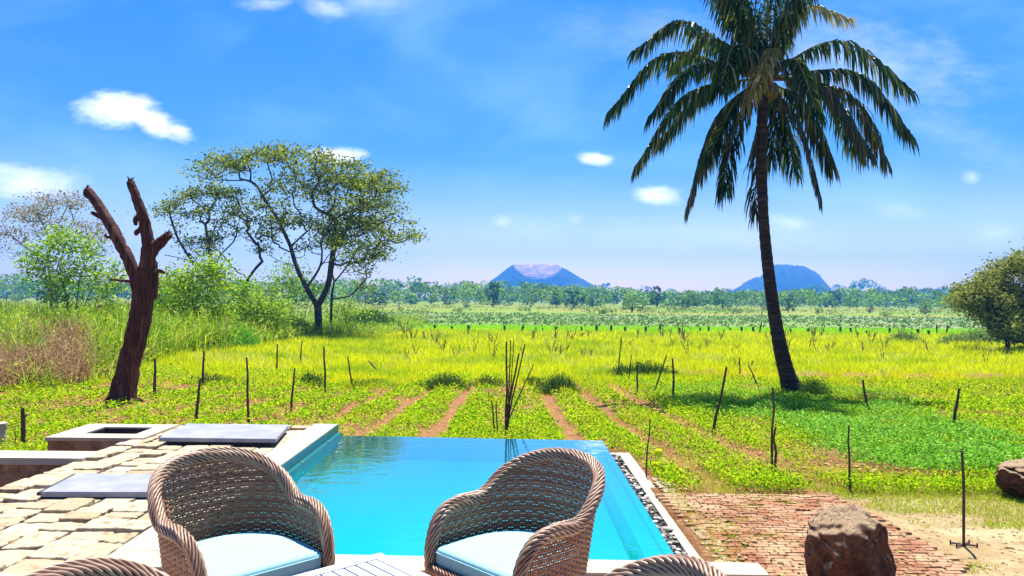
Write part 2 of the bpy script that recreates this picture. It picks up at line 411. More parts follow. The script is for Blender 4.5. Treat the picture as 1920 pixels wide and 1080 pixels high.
nn.nt.links.new(m0.outputs[0], ms.inputs[1]); nn.nt.links.new(gl.outputs[0], ms.inputs[2]); finish(nn, ms.outputs[0])
mb = MB(); mb.add([(LW, ny(LW), ZW), (RW + .052, ny(RW), ZW), (RW + .052, fy(RW) + .052, ZW), (LW, fy(LW) + .052, ZW)], [(0, 1, 2, 3)])
tag(mb.build('pool_water', mt), kind='structure')

# gutter with pebbles and its kerb
mb = MB(); box(mb, 1.025, 1.135, 4.14, 7.85, -1.5, -.26)
tag(mb.build('gutter_floor', surf('dark_concrete', (.10, .09, .08), (.05, .045, .04), rough=.9, scale=20)), kind='structure')
mb = MB(); box(mb, 1.135, 1.25, 4.155, 7.9, -.6, -.17); box(mb, 1.03, 1.134, 7.82, 7.9, -.6, -.172)
tag(mb.build('gutter_kerb', plaster), kind='structure')
def blob(mb, c, r, g, sq=(1, 1, .7), rough=.15, seg=7, ring=5):
    th = np.linspace(0, PI, ring); ph = np.arange(seg) * 2 * PI / seg
    T, P = np.meshgrid(th, ph, indexing='ij'); rr = 1 + rough * g.normal(size=T.shape)
    rr[0] = rr[0].mean(); rr[-1] = rr[-1].mean()
    a = g.uniform(0, 2 * PI); x = rr * np.sin(T) * np.cos(P) * r * sq[0]; y = rr * np.sin(T) * np.sin(P) * r * sq[1]; z = rr * np.cos(T) * r * sq[2]
    V = np.stack([c[0] + x * math.cos(a) - y * math.sin(a), c[1] + x * math.sin(a) + y * math.cos(a), c[2] + z], -1)
    ii = np.arange(ring * seg).reshape(ring, seg); nx = np.roll(ii, -1, 1)
    mb.add(V, np.stack([ii[:-1], ii[1:], nx[1:], nx[:-1]], -1).reshape(-1, 4))
g5 = np.random.default_rng(5)
mb = MB()
for i in range(1500):
    blob(mb, (g5.uniform(1.035, 1.125), g5.uniform(4.2, 7.8), -.24 + g5.uniform(0, .07)), g5.uniform(.012, .026), g5, seg=5, ring=4)
def islmat(name, cols, rough=.7, bump=0, bscale=40, bdist=.004, spec=.3, nz=None):
    mt, nn = newmat(name); g = nn.node('ShaderNodeNewGeometry'); rp = nn.node('ShaderNodeValToRGB'); nn.put(rp.inputs[0], g.outputs['Random Per Island'])
    e = rp.color_ramp.elements
    while len(e) < len(cols): e.new(.5)
    for i, c in enumerate(cols): e[i].position = i / (len(cols) - 1); e[i].color = tuple(c) + (1,)
    b = nn.node('ShaderNodeBsdfPrincipled'); c = rp.outputs[0]
    if nz: c = nn.mix(nn.step(nn.noise(g.outputs['Position'], nz[0], 6, .7), nz[1], nz[2]), c, nz[3])
    nn.put(b.inputs[0], c); b.inputs['Roughness'].default_value = rough; b.inputs['Specular IOR Level'].default_value = spec
    if bump: nn.put(b.inputs['Normal'], nn.bump(nn.noise(g.outputs['Position'], bscale, 6, .7), bump, bdist))
    finish(nn, b.outputs[0]); return mt
tag(mb.build('gutter_pebbles', islmat('pebbles', [(.015, .015, .015), (.03, .03, .03), (.08, .07, .06), (.35, .31, .26), (.5, .46, .4)])), 'dark and pale pebbles filling the gutter beside the pool', 'pebbles', kind='stuff')
# loose light stones between kerb and brick paving
mb = MB()
for i in range(260):
    y = g5.uniform(4.2, 6.7); x = 1.27 + abs(g5.normal(0, .06)) ; 
    blob(mb, (x, y, -.148), g5.uniform(.008, .028), g5, seg=6, ring=4, sq=(1.2, 1, .4))
tag(mb.build('loose_stones', islmat('loose_stone', [(.18, .12, .06), (.28, .21, .11), (.36, .29, .17)])), 'flat pale stones strewn along the outer side of the kerb', 'stones', kind='stuff')

# stone paving, one sheet of separate flags
mb = MB(); box(mb, -3.86, -2.245, -1.0, 8.5, -1.5, -.05)
tag(mb.build('deck_base', surf('joint_sand', (.16, .08, .035), (.26, .14, .06), rough=.95, scale=14, bump=1, bdist=.02)), kind='structure')
SLAB1 = (-3.5, -2.36, 7.36, 8.18); SLAB2 = (-3.42, -2.42, 5.44, 6.0)
g8 = np.random.default_rng(11); mb = MB(); x = -2.262
while x > -3.8:
    wc = g8.uniform(.17, .29); x1 = x - wc
    if x1 < -3.72: x1 = -3.86
    y = 2.4 + g8.uniform(0, .3); drift = g8.uniform(-.02, .02)
    while y < 8.44:
        hr = g8.uniform(.14, .33); hr = min(hr, 8.46 - y)
        if hr < .1: break
        if 8.46 - y - hr < .1: hr = 8.46 - y
        spl = [(x, x1)] if g8.random() < .8 or wc < .30 else [(x, (x + x1) / 2), ((x + x1) / 2, x1)]
        for xa_, xb_ in spl:
            j = lambda: g8.normal(0, .013)
            gp = .007
            sk = g8.normal(0, .02)
            corners = [(xa_ - gp + j() * .6, y + gp + j()), (xa_ - gp + j() * .6, y + hr - gp + j()), (xb_ + gp + j() * .6, y + hr - gp + sk * .5 + j()), (xb_ + gp + j() * .6, y + gp + sk * .5 + j())]
            cx_ = (xa_ + xb_) / 2; cy_ = y + hr / 2
            inS = any(a_[0] - .05 < cx_ < a_[1] + .05 and a_[2] - .05 < cy_ < a_[3] + .05 for a_ in (SLAB1, SLAB2))
            pts = []
            for q in range(4):
                p0 = np.array(corners[q]); p1 = np.array(corners[(q + 1) % 4]); nseg = 6
                for t_ in range(nseg):
                    f = t_ / nseg; p = p0 * (1 - f) + p1 * f
                    if t_: p = p + g8.normal(0, .006, 2)
                    else: p = p * .95 + np.array([cx_, cy_]) * .05
                    pts.append(p)
            zt = -.006 + g8.uniform(-.022, .010)
            if inS: zt = -.034
            prism(mb, pts, -.07, zt, .005)
        y += hr
    x = x1
    if x < -3.75: break
tag(mb.build('stone_paving', islmat('paving_stone', [(.40, .32, .20), (.47, .39, .26), (.35, .27, .16), (.45, .36, .24), (.50, .43, .30)], rough=.9, bump=1, bscale=16, bdist=.03, nz=(11, .5, .68, (.26, .16, .08)))), kind='structure')
# terrace floor, terracotta, in front of the near coping
mb = MB(); box(mb, -8, 1.6, -3, 3.965, -1.5, -.02); 
mt, nn = newmat('terrace_tiles')
t = nn.node('ShaderNodeTexCoord'); br = nn.node('ShaderNodeTexBrick'); nn.put(br.inputs['Vector'], t.outputs['Object']); br.inputs['Scale'].default_value = 1
br.inputs['Brick Width'].default_value = .4; br.inputs['Row Height'].default_value = .3; br.inputs['Mortar Size'].default_value = .006
br.inputs['Color1'].default_value = (.40, .24, .15, 1); br.inputs['Color2'].default_value = (.44, .33, .20, 1); br.inputs['Mortar'].default_value = (.30, .20, .12, 1)
b = nn.node('ShaderNodeBsdfPrincipled'); nn.put(b.inputs[0], nn.mix(nn.step(nn.noise(t.outputs['Object'], 6, 5, .7), .4, .7), br.outputs[0], (.40, .31, .19))); b.inputs['Roughness'].default_value = .8
finish(nn, b.outputs[0]); tag(mb.build('terrace_floor', mt), kind='structure')

# slate cover slabs
slate = surf('slate', (.25, .255, .30), (.19, .195, .24), rough=.55, scale=5, bump=.5, bdist=.006, bscale=35, spec=.5)
o = empty('cover_slab', (-2.9, 7.76, 0), 'large raised grey slate slab between square hole and pool coping', 'slab')
mb = MB(); prism(mb, [(-.56 , -.40), (.60, -.42), (.48, .40), (-.64, .42)], .012, .05, .006); mb.build('slab_top', slate, o)
mb = MB(); prism(mb, [(-.5, -.36), (.54, -.38), (.44, .36), (-.58, .38)], -.03, .012); mb.build('slab_frame', surf('black_iron_and_shade', (.03, .03, .03), (.015, .015, .015), rough=.6), o)
o = empty('cover_slab', (-2.92, 5.72, 0), 'grey slate slab sunk level with the paving behind left wicker chair', 'slab')
mb = MB(); prism(mb, [(-.48, -.29), (.50, -.27), (.46, .28), (-.55, .28)], -.02, .018, .005); mb.build('slab_top', slate, o)
mb = MB(); prism(mb, [(-.53, -.26), (.52, -.24), (.49, .325), (-.60, .325)], -.03, .004); mb.build('slab_frame', MATS['black_iron_and_shade'], o)
# tank with square hole
o = empty('masonry_tank', (-4.22, 7.98, -.2), 'low rubble masonry tank with smooth pale top and square black hole', 'tank')
mb = MB()
X0, X1, Y0, Y1 = -.50, .50, -.40, .42; hx0, hx1, hy0, hy1 = -.23, .31, -.17, .22
box(mb, X0, X1, Y0, hy0, .165, .2); box(mb, X0, X1, hy1, Y1, .165, .2); box(mb, X0, hx0, hy0, hy1, .165, .2); box(mb, hx1, X1, hy0, hy1, .165, .2)
mb.build('tank_top', plaster, o)
mb = MB(); box(mb, hx0 + .002, hx1 - .002, hy1 - .02, hy1 - .002, -.5, .19); box(mb, hx0 + .002, hx0 + .02, hy0 + .002, hy1 - .021, -.5, .19); box(mb, hx1 - .02, hx1 - .002, hy0 + .002, hy1 - .021, -.5, .19); mb.build('hole_shade_lining', MATS['black_iron_and_shade'], o)  # black sheets added inside so the hole looks fully in shade
mb = MB(); a = .02
box(mb, X0 + a, X1 - a, Y0 + a, hy0 - .001, -.6, .164); box(mb, X0 + a, X1 - a, hy1 + .001, Y1 - a, -.6, .164); box(mb, X0 + a, hx0 - .001, hy0, hy1, -.6, .163); box(mb, hx1 + .001, X1 - a, hy0, hy1, -.6, .163)
mb.build('tank_wall', stonew, o)
mb = MB(); box(mb, hx0, hx1, hy0, hy1, -.62, -.5); mb.build('tank_bottom', MATS['black_iron_and_shade'], o)
# low wall and pit
o = empty('retaining_wall', (-5.5, 6.79, -.6), 'low wall with pale flat cap bordering the dark pit at left', 'wall')
mb = MB(); box(mb, -3, 1.72, -.17, .14, .54, .60); mb.build('wall_cap', plaster, o)
mb = MB(); box(mb, -3, 1.63, -.13, .11, -.3, .539); mb.build('wall_face', stonew, o)
# pipes in the pit
pw = surf('white_plastic', (.8, .8, .8), (.7, .7, .7), rough=.4); pbl = surf('blue_plastic', (.02, .06, .5), (.02, .05, .4), rough=.4)
o = empty('water_pipe', (-4.32, 6.2, -.75), 'white pipes and blue tap fittings in the dark pit', 'pipe')
mb = MB(); tube(mb, [(0.08, 0, 0), (0.08, 0, .52), ], .012, 8); tube(mb, [(-.4, 0, .44), (.06, 0, .44)], .012, 8); mb.build('pipe', pw, o)
mb = MB(); tube(mb, [(0, -.02, .28), (0, -.02, .42)], .03, 8); mb.build('valve', pbl, o); mb = MB(); tube(mb, [(.06, -.03, .12), (.08, -.03, .2)], .03, 8); mb.build('valve', pbl, o)
mb = MB(); tube(mb, [(.03, -.03, .5), (.12, -.03, .53)], .012, 6); mb.build('tap_handle', pw, o)
# post at frame edge
p = ground(-4, 838)
o = empty('concrete_post', tuple(p), 'short pale concrete post at the left frame edge', 'post')
mb = MB(); tube(mb, curve([(0, 0, -.1), (0, 0, .12), (0, 0, .25)], 8), [.085] * 8, 16); mb.build('shaft', surf('old_concrete', (.42, .40, .34), (.32, .30, .24), rough=.9, scale=12, bump=.5), o, smooth=False)
mb = MB(); tube(mb, [(0, 0, .25), (0, 0, .28)], .095, 16); mb.build('cap', plaster, o)

# brick paving to the right
mb = MB()
xa, xb = 1.40, 2.75
g6 = np.random.default_rng(3)
y = 3.98; r_i = 0
while y < 6.15:
    x = 1.36 + (.055 if r_i % 2 else 0) - .004 * r_i + g6.uniform(-.01, .01)
    xe = 2.66 - .04 * (y - 4.2) + (.055 if r_i % 2 else 0)
    while x < xe:
        L = .105 + g6.normal(0, .004); h = g6.normal(0, .0018) + .012 * (vnoise(np.array(x * 2), np.array(y * 2), 4))
        if g6.random() > .012:
            prism(mb, [(x, y), (x + L, y + g6.normal(0, .002)), (x + L, y + .046), (x, y + .046 + g6.normal(0, .002))], -.2, -.144 + h, .005)
        x += L + .005
    y += .0505; r_i += 1
tag(mb.build('brick_paving', islmat('red_brick', [(.16, .055, .022), (.20, .075, .03), (.25, .105, .045), (.18, .062, .026)], rough=.9, bump=.6, bscale=60, bdist=.006, nz=(3.5, .36, .62, (.36, .235, .13)))), kind='structure')

# ------------------------------------------------------------------ wicker chairs
wick = islmat('wicker', [(.19, .08, .04), (.26, .12, .06), (.33, .17, .095)], rough=.42, spec=.5)
wickr = islmat('wicker_rim', [(.24, .135, .08), (.32, .20, .13), (.38, .25, .17)], rough=.4, spec=.55)
wickd = surf('wicker_core', (.05, .025, .015), (.08, .04, .02), rough=.7)
cushm = surf('cushion_fabric', (.25, .49, .55), (.23, .46, .52), rough=.85, scale=40, bump=.25, bdist=.002, bscale=400)
half = np.array([(0, -.315), (.12, -.30), (.215, -.24), (.275, -.14), (.30, 0), (.305, .12), (.29, .27)])
pl = np.vstack([(half * [-1, 1])[::-1], half[1:]])
PLN = curve(np.c_[pl, np.zeros(len(pl))], 400)[:, :2]
dl = np.r_[0, np.cumsum(np.linalg.norm(np.diff(PLN, axis=0), axis=1))]; LEN = dl[-1]
def plan(s):   # s in -1..1 along the U
    q = (np.asarray(s) + 1) / 2 * LEN
    x = np.interp(q, dl, PLN[:, 0]); y = np.interp(q, dl, PLN[:, 1])
    e = .002; x2 = np.interp(q + e, dl, PLN[:, 0]); y2 = np.interp(q + e, dl, PLN[:, 1]); x1 = np.interp(q - e, dl, PLN[:, 0]); y1 = np.interp(q - e, dl, PLN[:, 1])
    tx, ty = x2 - x1, y2 - y1; L = np.hypot(tx, ty) + 1e-9
    return x, y, ty / L * 1.0, -tx / L * 1.0      # outward normal (rightwards of travel)
hs_ = [0, .12, .22, .32, .42, .50, .57, .66, .76, .86, .93, .975, 1.0]
hz_ = [.79, .785, .768, .735, .685, .635, .612, .612, .612, .598, .565, .515, .46]
HC = curve(np.c_[hs_, hz_, np.zeros(len(hs_))], 300)
def rimz(s): return np.interp(np.abs(s), HC[:, 0], HC[:, 1])
def leanf(s, z):
    bk = np.clip(1 - (np.abs(s) / .75) ** 2, 0, 1)
    return np.clip((z - .30) / .49, 0, 1.1) * (.025 + .075 * bk)
def shell_pt(s, z, off=0):
    x, y, nx, ny_ = plan(s); L = leanf(s, z) + off
    return np.stack([x + nx * L, y + ny_ * L, z * np.ones_like(x)], -1)
def ribbon(mb, C, nout, wz, th):
    """strip with 4-sided section along C: C (k,3), nout (k,3) outward"""
    k = len(C); up = np.array([0, 0, 1.0])
    V = np.stack([C + up * wz / 2 - nout * th * .2, C + nout * th, C - up * wz / 2 - nout * th * .2, C - nout * th], 1)
    ii = np.arange(k * 4).reshape(k, 4); nx = np.roll(ii, -1, 1)
    mb.add(V, np.stack([ii[:-1], nx[:-1], nx[1:], ii[1:]], -1).reshape(-1, 4))
# sign of outward normal check
_x, _y, _nx, _ny = plan(np.array([0.0])); SG = -1.0 if _ny[0] > 0 else 1.0
def plan_n(s):
    x, y, nx, ny_ = plan(s); return np.stack([nx * SG, ny_ * SG, 0 * x], -1)
def shell_pt(s, z, off=0):
    x, y, nx, ny_ = plan(s); L = (leanf(s, z) + off) * SG
    return np.stack([x + nx * L, y + ny_ * L, z * np.ones_like(x)], -1)
SPC = .027
def chair_meshes():
    sh = MB(); z = .10; row = 0
    while z < .775:
        ss = np.linspace(-1, 1, int(LEN / SPC * 4) + 1); ok = rimz(ss) > z + .004
        idxs = np.where(ok)[0]
        if len(idxs) > 6:
            for grp in np.split(idxs, np.where(np.diff(idxs) > 1)[0] + 1):
                if len(grp) < 4: continue
                s = ss[grp]; ph = (s + 1) / 2 * LEN / SPC * PI + (PI if row % 2 else 0)
                off = .0042 * np.sin(ph)
                ribbon(sh, shell_pt(s, np.full(len(s), z + .0008 * math.sin(row * 1.7)), off), plan_n(s), .0106, .0030)
        z += .0098; row += 1
    for i in range(int(LEN / SPC)):
        s = -1 + 2 * (i + .5) * SPC / LEN
        zz = np.linspace(.09, float(rimz(np.array([s]))[0]), 12); tube(sh, shell_pt(np.full(12, s), zz), .0042, 4, cap=False)
    # rim path
    s = np.linspace(-1, 1, 150); top = shell_pt(s, rimz(s))
    zz = np.linspace(.02, .45, 26)
    a = shell_pt(np.full(26, -1.0), zz); c = shell_pt(np.full(26, 1.0), zz[::-1])
    P = np.vstack([a, top[0:], c]); d = np.r_[0, np.cumsum(np.linalg.norm(np.diff(P, axis=0), axis=1))]
    q = np.linspace(0, d[-1], 330); P = np.stack([np.interp(q, d, P[:, i]) for i in range(3)], -1)
    for _ in range(3): P[1:-1] = (P[:-2] + 2 * P[1:-1] + P[2:]) / 4
    rim = MB(); core = MB(); tube(core, P, .021, 8)
    T = np.gradient(P, axis=0); T /= np.linalg.norm(T, axis=1)[:, None]
    nrm = np.array([0, 1.0, 0]); Ns = []
    for i in range(len(P)):
        nrm = nrm - T[i] * np.dot(nrm, T[i]); nrm /= np.linalg.norm(nrm); Ns.append(nrm)
    Ns = np.array(Ns); B = np.cross(T, Ns)
    for k in range(12):
        for sg, rad in ((1, .0248),):
            ang = sg * q / .36 * 2 * PI + k * 2 * PI / 12
            r_ = rad + .0030 * np.sin(q / .04 * PI + k * PI * .78)
            C = P + r_[:, None] * (np.cos(ang)[:, None] * Ns + np.sin(ang)[:, None] * B)
            tube(rim, C, .0056, 5, cap=False)
    # front apron and rail
    ap = MB(); z = .10; row = 0
    xs_ = np.linspace(-.27, .27, 73)
    while z < .385:
        off = .0035 * np.sin((xs_ + .27) / SPC * PI + (PI if row % 2 else 0))
        ribbon(ap, np.stack([xs_, .285 + off, np.full(73, z)], -1), np.tile([0, 1.0, 0], (73, 1)), .0106, .0030); z += .0098; row += 1
    for i in range(18): tube(ap, [(-.27 + i * .03 + .015, .285, .09), (-.27 + i * .03 + .015, .285, .39)], .0028, 4, cap=False)
    rl = MB(); qx = np.linspace(-.275, .275, 80)
    for k in range(7):
        an = qx / .17 * 2 * PI + k * 2 * PI / 7
        tube(rl, np.stack([qx, .288 + .015 * np.cos(an), .392 + .015 * np.sin(an)], -1), .0068, 5, cap=False)
    # cushion
    s = np.linspace(-.985, .985, 70); x, y, nx, ny_ = plan(s); ins = .022
    ol = np.stack([x - nx * SG * ins, y - ny_ * SG * ins], -1)
    ol = ol[(ol[:, 1] < .245)]
    ol = np.vstack([ol, [(ol[-1, 0] - .004, .262), (ol[-1, 0] - .02, .272)], [(v, .276) for v in np.linspace(.22, -.22, 12)], [(ol[0, 0] + .02, .272), (ol[0, 0] + .004, .262)]])
    cu = MB(); c0 = ol.mean(0); k = len(ol); Vs = []
    lay = [(.97, .402), (.992, .406), (1.0, .415), (1.0, .452), (.990, .464), (.965, .4715), (.90, .475), (.6, .480), (.3, .483), (.004, .484)]
    for f, z in lay: Vs.append(np.c_[c0 + (ol - c0) * f, np.full(k, z)])
    ii = np.arange(len(lay) * k).reshape(len(lay), k); nx_ = np.roll(ii, -1, 1)
    cu.add(np.concatenate(Vs), np.stack([ii[:-1], nx_[:-1], nx_[1:], ii[1:]], -1).reshape(-1, 4))
    pp = MB(); tube(pp, np.c_[c0 + (ol - c0) * 1.002, np.full(k, .455)], .0035, 6, closed=True)
    st = MB(); st.add(np.concatenate([np.c_[c0 + (ol - c0) * .98, np.full(k, .385)], np.c_[c0 + (ol - c0) * .98, np.full(k, .400)], [(c0[0], c0[1], .385), (c0[0], c0[1], .400)]]),
                      [(i, (i + 1) % k, k + (i + 1) % k, k + i) for i in range(k)], [((i + 1) % k, i, 2 * k) for i in range(k)] + [(k + i, k + (i + 1) % k, 2 * k + 1) for i in range(k)])
    legs = []
    for lx, ly in ((-.2, -.2), (.2, -.2), (-.24, .22), (.24, .22)):
        l = MB(); tube(l, [(lx, ly, .002), (lx, ly, .10), (lx, ly, .38)], [.014, .017, .017], 8); legs.append(l)
    return sh, rim, core, ap, rl, cu, pp, st, legs
def make_chair():
    root = empty('wicker_armchair', (0, 0, 0), 'x', 'armchair', 'wicker armchairs around the white table')
    sh, rim, core, ap, rl, cu, pp, st, legs = chair_meshes()
    sh.build('woven_shell', wick, root); r_ = rim.build('braided_rim', wickr, root, smooth=True); core.build('rim_core', wickd, r_)
    a_ = ap.build('front_apron', wick, root); rl.build('front_rail', wick, a_, smooth=True)
    c_ = cu.build('seat_cushion', cushm, root, smooth=True); pp.build('piping', cushm, c_, smooth=True)
    st.build('seat_base', wickd, root)
    for l in legs: l.build('leg', wickd, root)
    return root
ch = make_chair()
CH = [((-1.05, 2.93), (.72, -.70), 'wicker armchair with light blue cushion beside the stone paving, left of the pool water'),
      ((.02, 2.99), (-.72, -.69), 'wicker armchair with light blue cushion in front of the pool water at right'),
      ((-.77, 1.68), (.96, -.2), 'wicker armchair of which only a rim piece shows, bottom left corner'),
      ((.16, 1.745), (-.96, -.2), 'wicker armchair of which only a rim piece shows, over the right end of the coping')]
for i, ((x, y), (fx, fy_), lab) in enumerate(CH):
    o = ch if i == 0 else copy_tree(ch)
    o.location = (x, y, -.02); o.rotation_euler.z = math.atan2(-fx, fy_); o['label'] = lab; o.scale = (.84, .84, 1)

# ------------------------------------------------------------------ table
tm = surf('white_slats', (.40, .42, .48), (.34, .36, .43), rough=.4, scale=6, stretch=(1, 8, 1))
ap_ = at_z(713, 1036, .74)
ta = math.atan2(-.18, -.2)
tab = empty('dining_table', (float(ap_[0]), float(ap_[1]), -.02), 'white slatted square table with one corner towards the pool', 'table', rz=math.radians(-47))
# local frame: corner at origin, sides along +x and -y
mb = MB(); S_ = .82
for i in range(22):
    y1 = -.035 - i * (S_ - .07) / 22; box(mb, .036, S_ - .036, y1 - (S_ - .07) / 22 + .005, y1, .742, .758)
mb.build('table_top', tm, tab)
mb = MB(); box(mb, 0, S_, -.035, 0, .735, .76); box(mb, 0, S_, -S_, -S_ + .035, .735, .76); box(mb, 0, .0355, -S_ + .035, -.035, .735, .76); box(mb, S_ - .0355, S_, -S_ + .035, -.035, .735, .76)
mb.build('table_frame', tm, tab)
for lx, ly in ((.03, -.03), (S_ - .07, -.03), (.03, -S_ + .07), (S_ - .07, -S_ + .07)):
    mb = MB(); box(mb, lx, lx + .04, ly - .04, ly, .002, .735); mb.build('leg', tm, tab)

# ------------------------------------------------------------------ rocks
rockm = surf('red_rock', (.20, .09, .045), (.07, .022, .010), rough=.85, scale=7, bump=1, bdist=.09, bscale=7, c3=(.17, .075, .04))
mt, nn = newmat('sunlit_top_rock'); tk = nn.node('ShaderNodeTexCoord'); gk = nn.node('ShaderNodeNewGeometry'); sk_ = nn.node('ShaderNodeSeparateXYZ'); nn.put(sk_.inputs[0], gk.outputs['Normal'])
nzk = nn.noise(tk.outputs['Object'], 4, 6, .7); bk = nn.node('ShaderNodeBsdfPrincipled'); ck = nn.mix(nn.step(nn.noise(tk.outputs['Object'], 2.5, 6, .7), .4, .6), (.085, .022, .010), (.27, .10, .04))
ck = nn.mix(nn.step(nn.m('ADD', sk_.outputs[2], nn.m('MULTIPLY', nn.m('SUBTRACT', nzk, .5), 1.6)), .30, .75), ck, (.60, .42, .24))  # sunlit top painted in: cream colour on the upward faces
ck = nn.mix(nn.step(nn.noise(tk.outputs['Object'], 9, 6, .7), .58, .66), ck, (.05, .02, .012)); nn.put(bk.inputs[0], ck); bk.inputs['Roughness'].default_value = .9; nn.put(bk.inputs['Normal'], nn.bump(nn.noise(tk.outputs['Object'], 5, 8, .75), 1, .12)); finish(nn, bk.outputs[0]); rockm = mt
def rock(name, c, sx, sy, sz, seed, label, sub=6):
    import bmesh
    bm = bmesh.new(); bmesh.ops.create_icosphere(bm, subdivisions=sub, radius=1)
    gg = np.random.default_rng(seed); K = gg.normal(size=(26, 3)); K /= np.linalg.norm(K, axis=1)[:, None]; Dn = gg.uniform(.72, .98, 26)
    for v in bm.verts:
        p = np.array(v.co); r = min([1.08] + [Dn[i] / max(1e-3, float(p @ K[i])) for i in range(26) if p @ K[i] > .3])
        q = p * 3.1 + seed
        r += .075 * math.sin(q[0] * 1.3 + math.sin(q[1] * 2)) * math.cos(q[2] * 1.7) + .032 * math.sin(q[0] * 5 + q[2] * 4) * math.sin(q[1] * 6) + .004 * gg.normal()
        r -= .16 * math.exp(-((p[0] + .75) ** 2 + (p[1] + .55) ** 2 + (p[2] - .12) ** 2) / .06) if seed == 4 else 0
        r -= .07 * math.exp(-((p[2] - .42 - .18 * math.sin(p[0] * 4)) / .05) ** 2) * (p[1] < .2) * (1 + math.sin(p[0] * 7)) * .6
        v.co = Vector(p * r)
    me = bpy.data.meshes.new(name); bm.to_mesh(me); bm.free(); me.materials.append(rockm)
    for f in me.polygons: f.use_smooth = True
    o = bpy.data.objects.new(name, me); col.objects.link(o); o.location = c; o.scale = (sx, sy, sz)
    return tag(o, label, 'rock')
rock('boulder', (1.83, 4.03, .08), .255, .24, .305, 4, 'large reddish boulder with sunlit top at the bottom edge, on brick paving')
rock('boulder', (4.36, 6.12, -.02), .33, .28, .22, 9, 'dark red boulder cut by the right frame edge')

# ------------------------------------------------------------------ stakes and poles
bark = surf('stake_wood', (.055, .035, .025), (.10, .06, .04), rough=.9, scale=20, bump=.6)
def stake(b, t, r=.012, label='', group='thin wooden stakes standing in the field', name='wooden_stake', d=None, g=random):
    p = ground(*b) if d is None else at_d(b[0], b[1], d)
    q = at_d(t[0], t[1], p[1] + random.uniform(-.05, .05))
    v = q - p; P = [np.array([0, 0, -.08])] + [v * f + np.r_[np.random.default_rng(int(b[0] * 7 + f * 10)).normal(0, .006, 2), 0] for f in (0.02, .25, .5, .75, 1)]
    mb = MB(); tube(mb, P, [r * 1.25, r * 1.2, r * 1.1, r, r * .9, r * .75], 7, wob=.08, seed=int(b[0]))
    k = int(b[0] * 3) % 4
    if k == 0: 
        e = v * .72; tube(mb, [e, e + np.array([.05, .01, .06])], [r * .6, r * .3], 5)
    o = mb.build(name, bark, origin=None); o.location = tuple(p)
    return tag(o, label, 'stake', group)
ST = [((44, 840), (42, 765), .026, 'thick dark stake near the left frame edge'),
      ((30, 838), (29, 800), .006, 'short thin twig standing left of thick dark stake'),
      ((290, 745), (291, 672), .028, 'stake just right of the dead tree trunk'),
      ((380, 728), (382, 658), .026, 'stake in front of the dark weed shadow, left field'),
      ((367, 792), (376, 710), .020, 'leaning stake behind the raised slate slab, left of two'),
      ((466, 794), (463, 670), .017, 'tall thin stake behind the raised slate slab'),
      ((519, 692), (520, 645), .026, 'short stake below the big tree, left of a pair'),
      ((563, 685), (566, 640), .024, 'short stake below the big tree, right of a pair'),
      ((545, 772), (552, 690), .018, 'slightly leaning stake left of the crop furrows'),
      ((610, 740), (607, 650), .022, 'tall stake standing beyond the dark weeds, left centre'),
      ((661, 728), (652, 668), .020, 'crooked stake leaning left beside dark weeds'),
      ((712, 700), (690, 676), .026, 'half fallen stake tilted left in yellow grass'),
      ((1158, 705), (1165, 633), .020, 'thin tall stake at left end of dark reed patch'),
      ((1178, 718), (1184, 665), .018, 'second stake in front of dark reed patch'),
      ((1194, 738), (1196, 678), .022, 'upright stake in front of dark reed patch, third from left'),
      ((1225, 738), (1250, 665), .020, 'stake leaning right over dark reed patch'),
      ((1263, 753), (1262, 672), .024, 'upright stake at right end of dark reed patch'),
      ((1337, 815), (1363, 688), .020, 'long stake leaning right, in front of palm shadow'),
      ((1387, 710), (1387, 670), .020, 'short upright stake left of the palm trunk'),
      ((1425, 733), (1403, 685), .020, 'stake leaning left beside the palm base'),
      ((1446, 892), (1449, 727), .011, 'tall dark stake of a double, left stake, in front of palm'),
      ((1453, 893), (1452, 800), .013, 'shorter dark stake of a double, right stake, in front of palm'),
      ((1593, 922), (1592, 797), .009, 'thin straight stake above the brick paving'),
      ((1631, 780), (1618, 712), .022, 'dark stake leaning left, right of the palm shadow'),
      ((1787, 818), (1796, 728), .020, 'dark forked stake in the right of the field'),
      ((1211, 897), (1219, 788), .006, 'very thin stake beside yellow leaved sapling')]
for b_, t_, r_, l_ in ST: stake(b_, t_, r_, l_)
BN = [((948, 824), (950, 640), .014, 'thick dark pole of the bunch, upright, behind the pool'),
      ((951, 815), (958, 638), .009, 'thin pole of the bunch, second upright'), ((953, 790), (963, 640), .007, 'thinnest upright pole of the bunch'),
      ((953, 780), (984, 645), .010, 'pole of the bunch leaning right'), ((951, 772), (974, 662), .013, 'thick shorter pole of the bunch leaning right'),
      ((950, 795), (1001, 683), .009, 'pole of the bunch with strongest lean to the right'),
      ((930, 824), (922, 750), .012, 'short stake left of the pole bunch, leaning left'), ((933, 824), (930, 752), .010, 'thin short stake left of the pole bunch')]
for b_, t_, r_, l_ in BN: stake(b_, t_, r_, l_, 'bunch of poles standing behind the pool', 'wooden_pole', d=10.3)
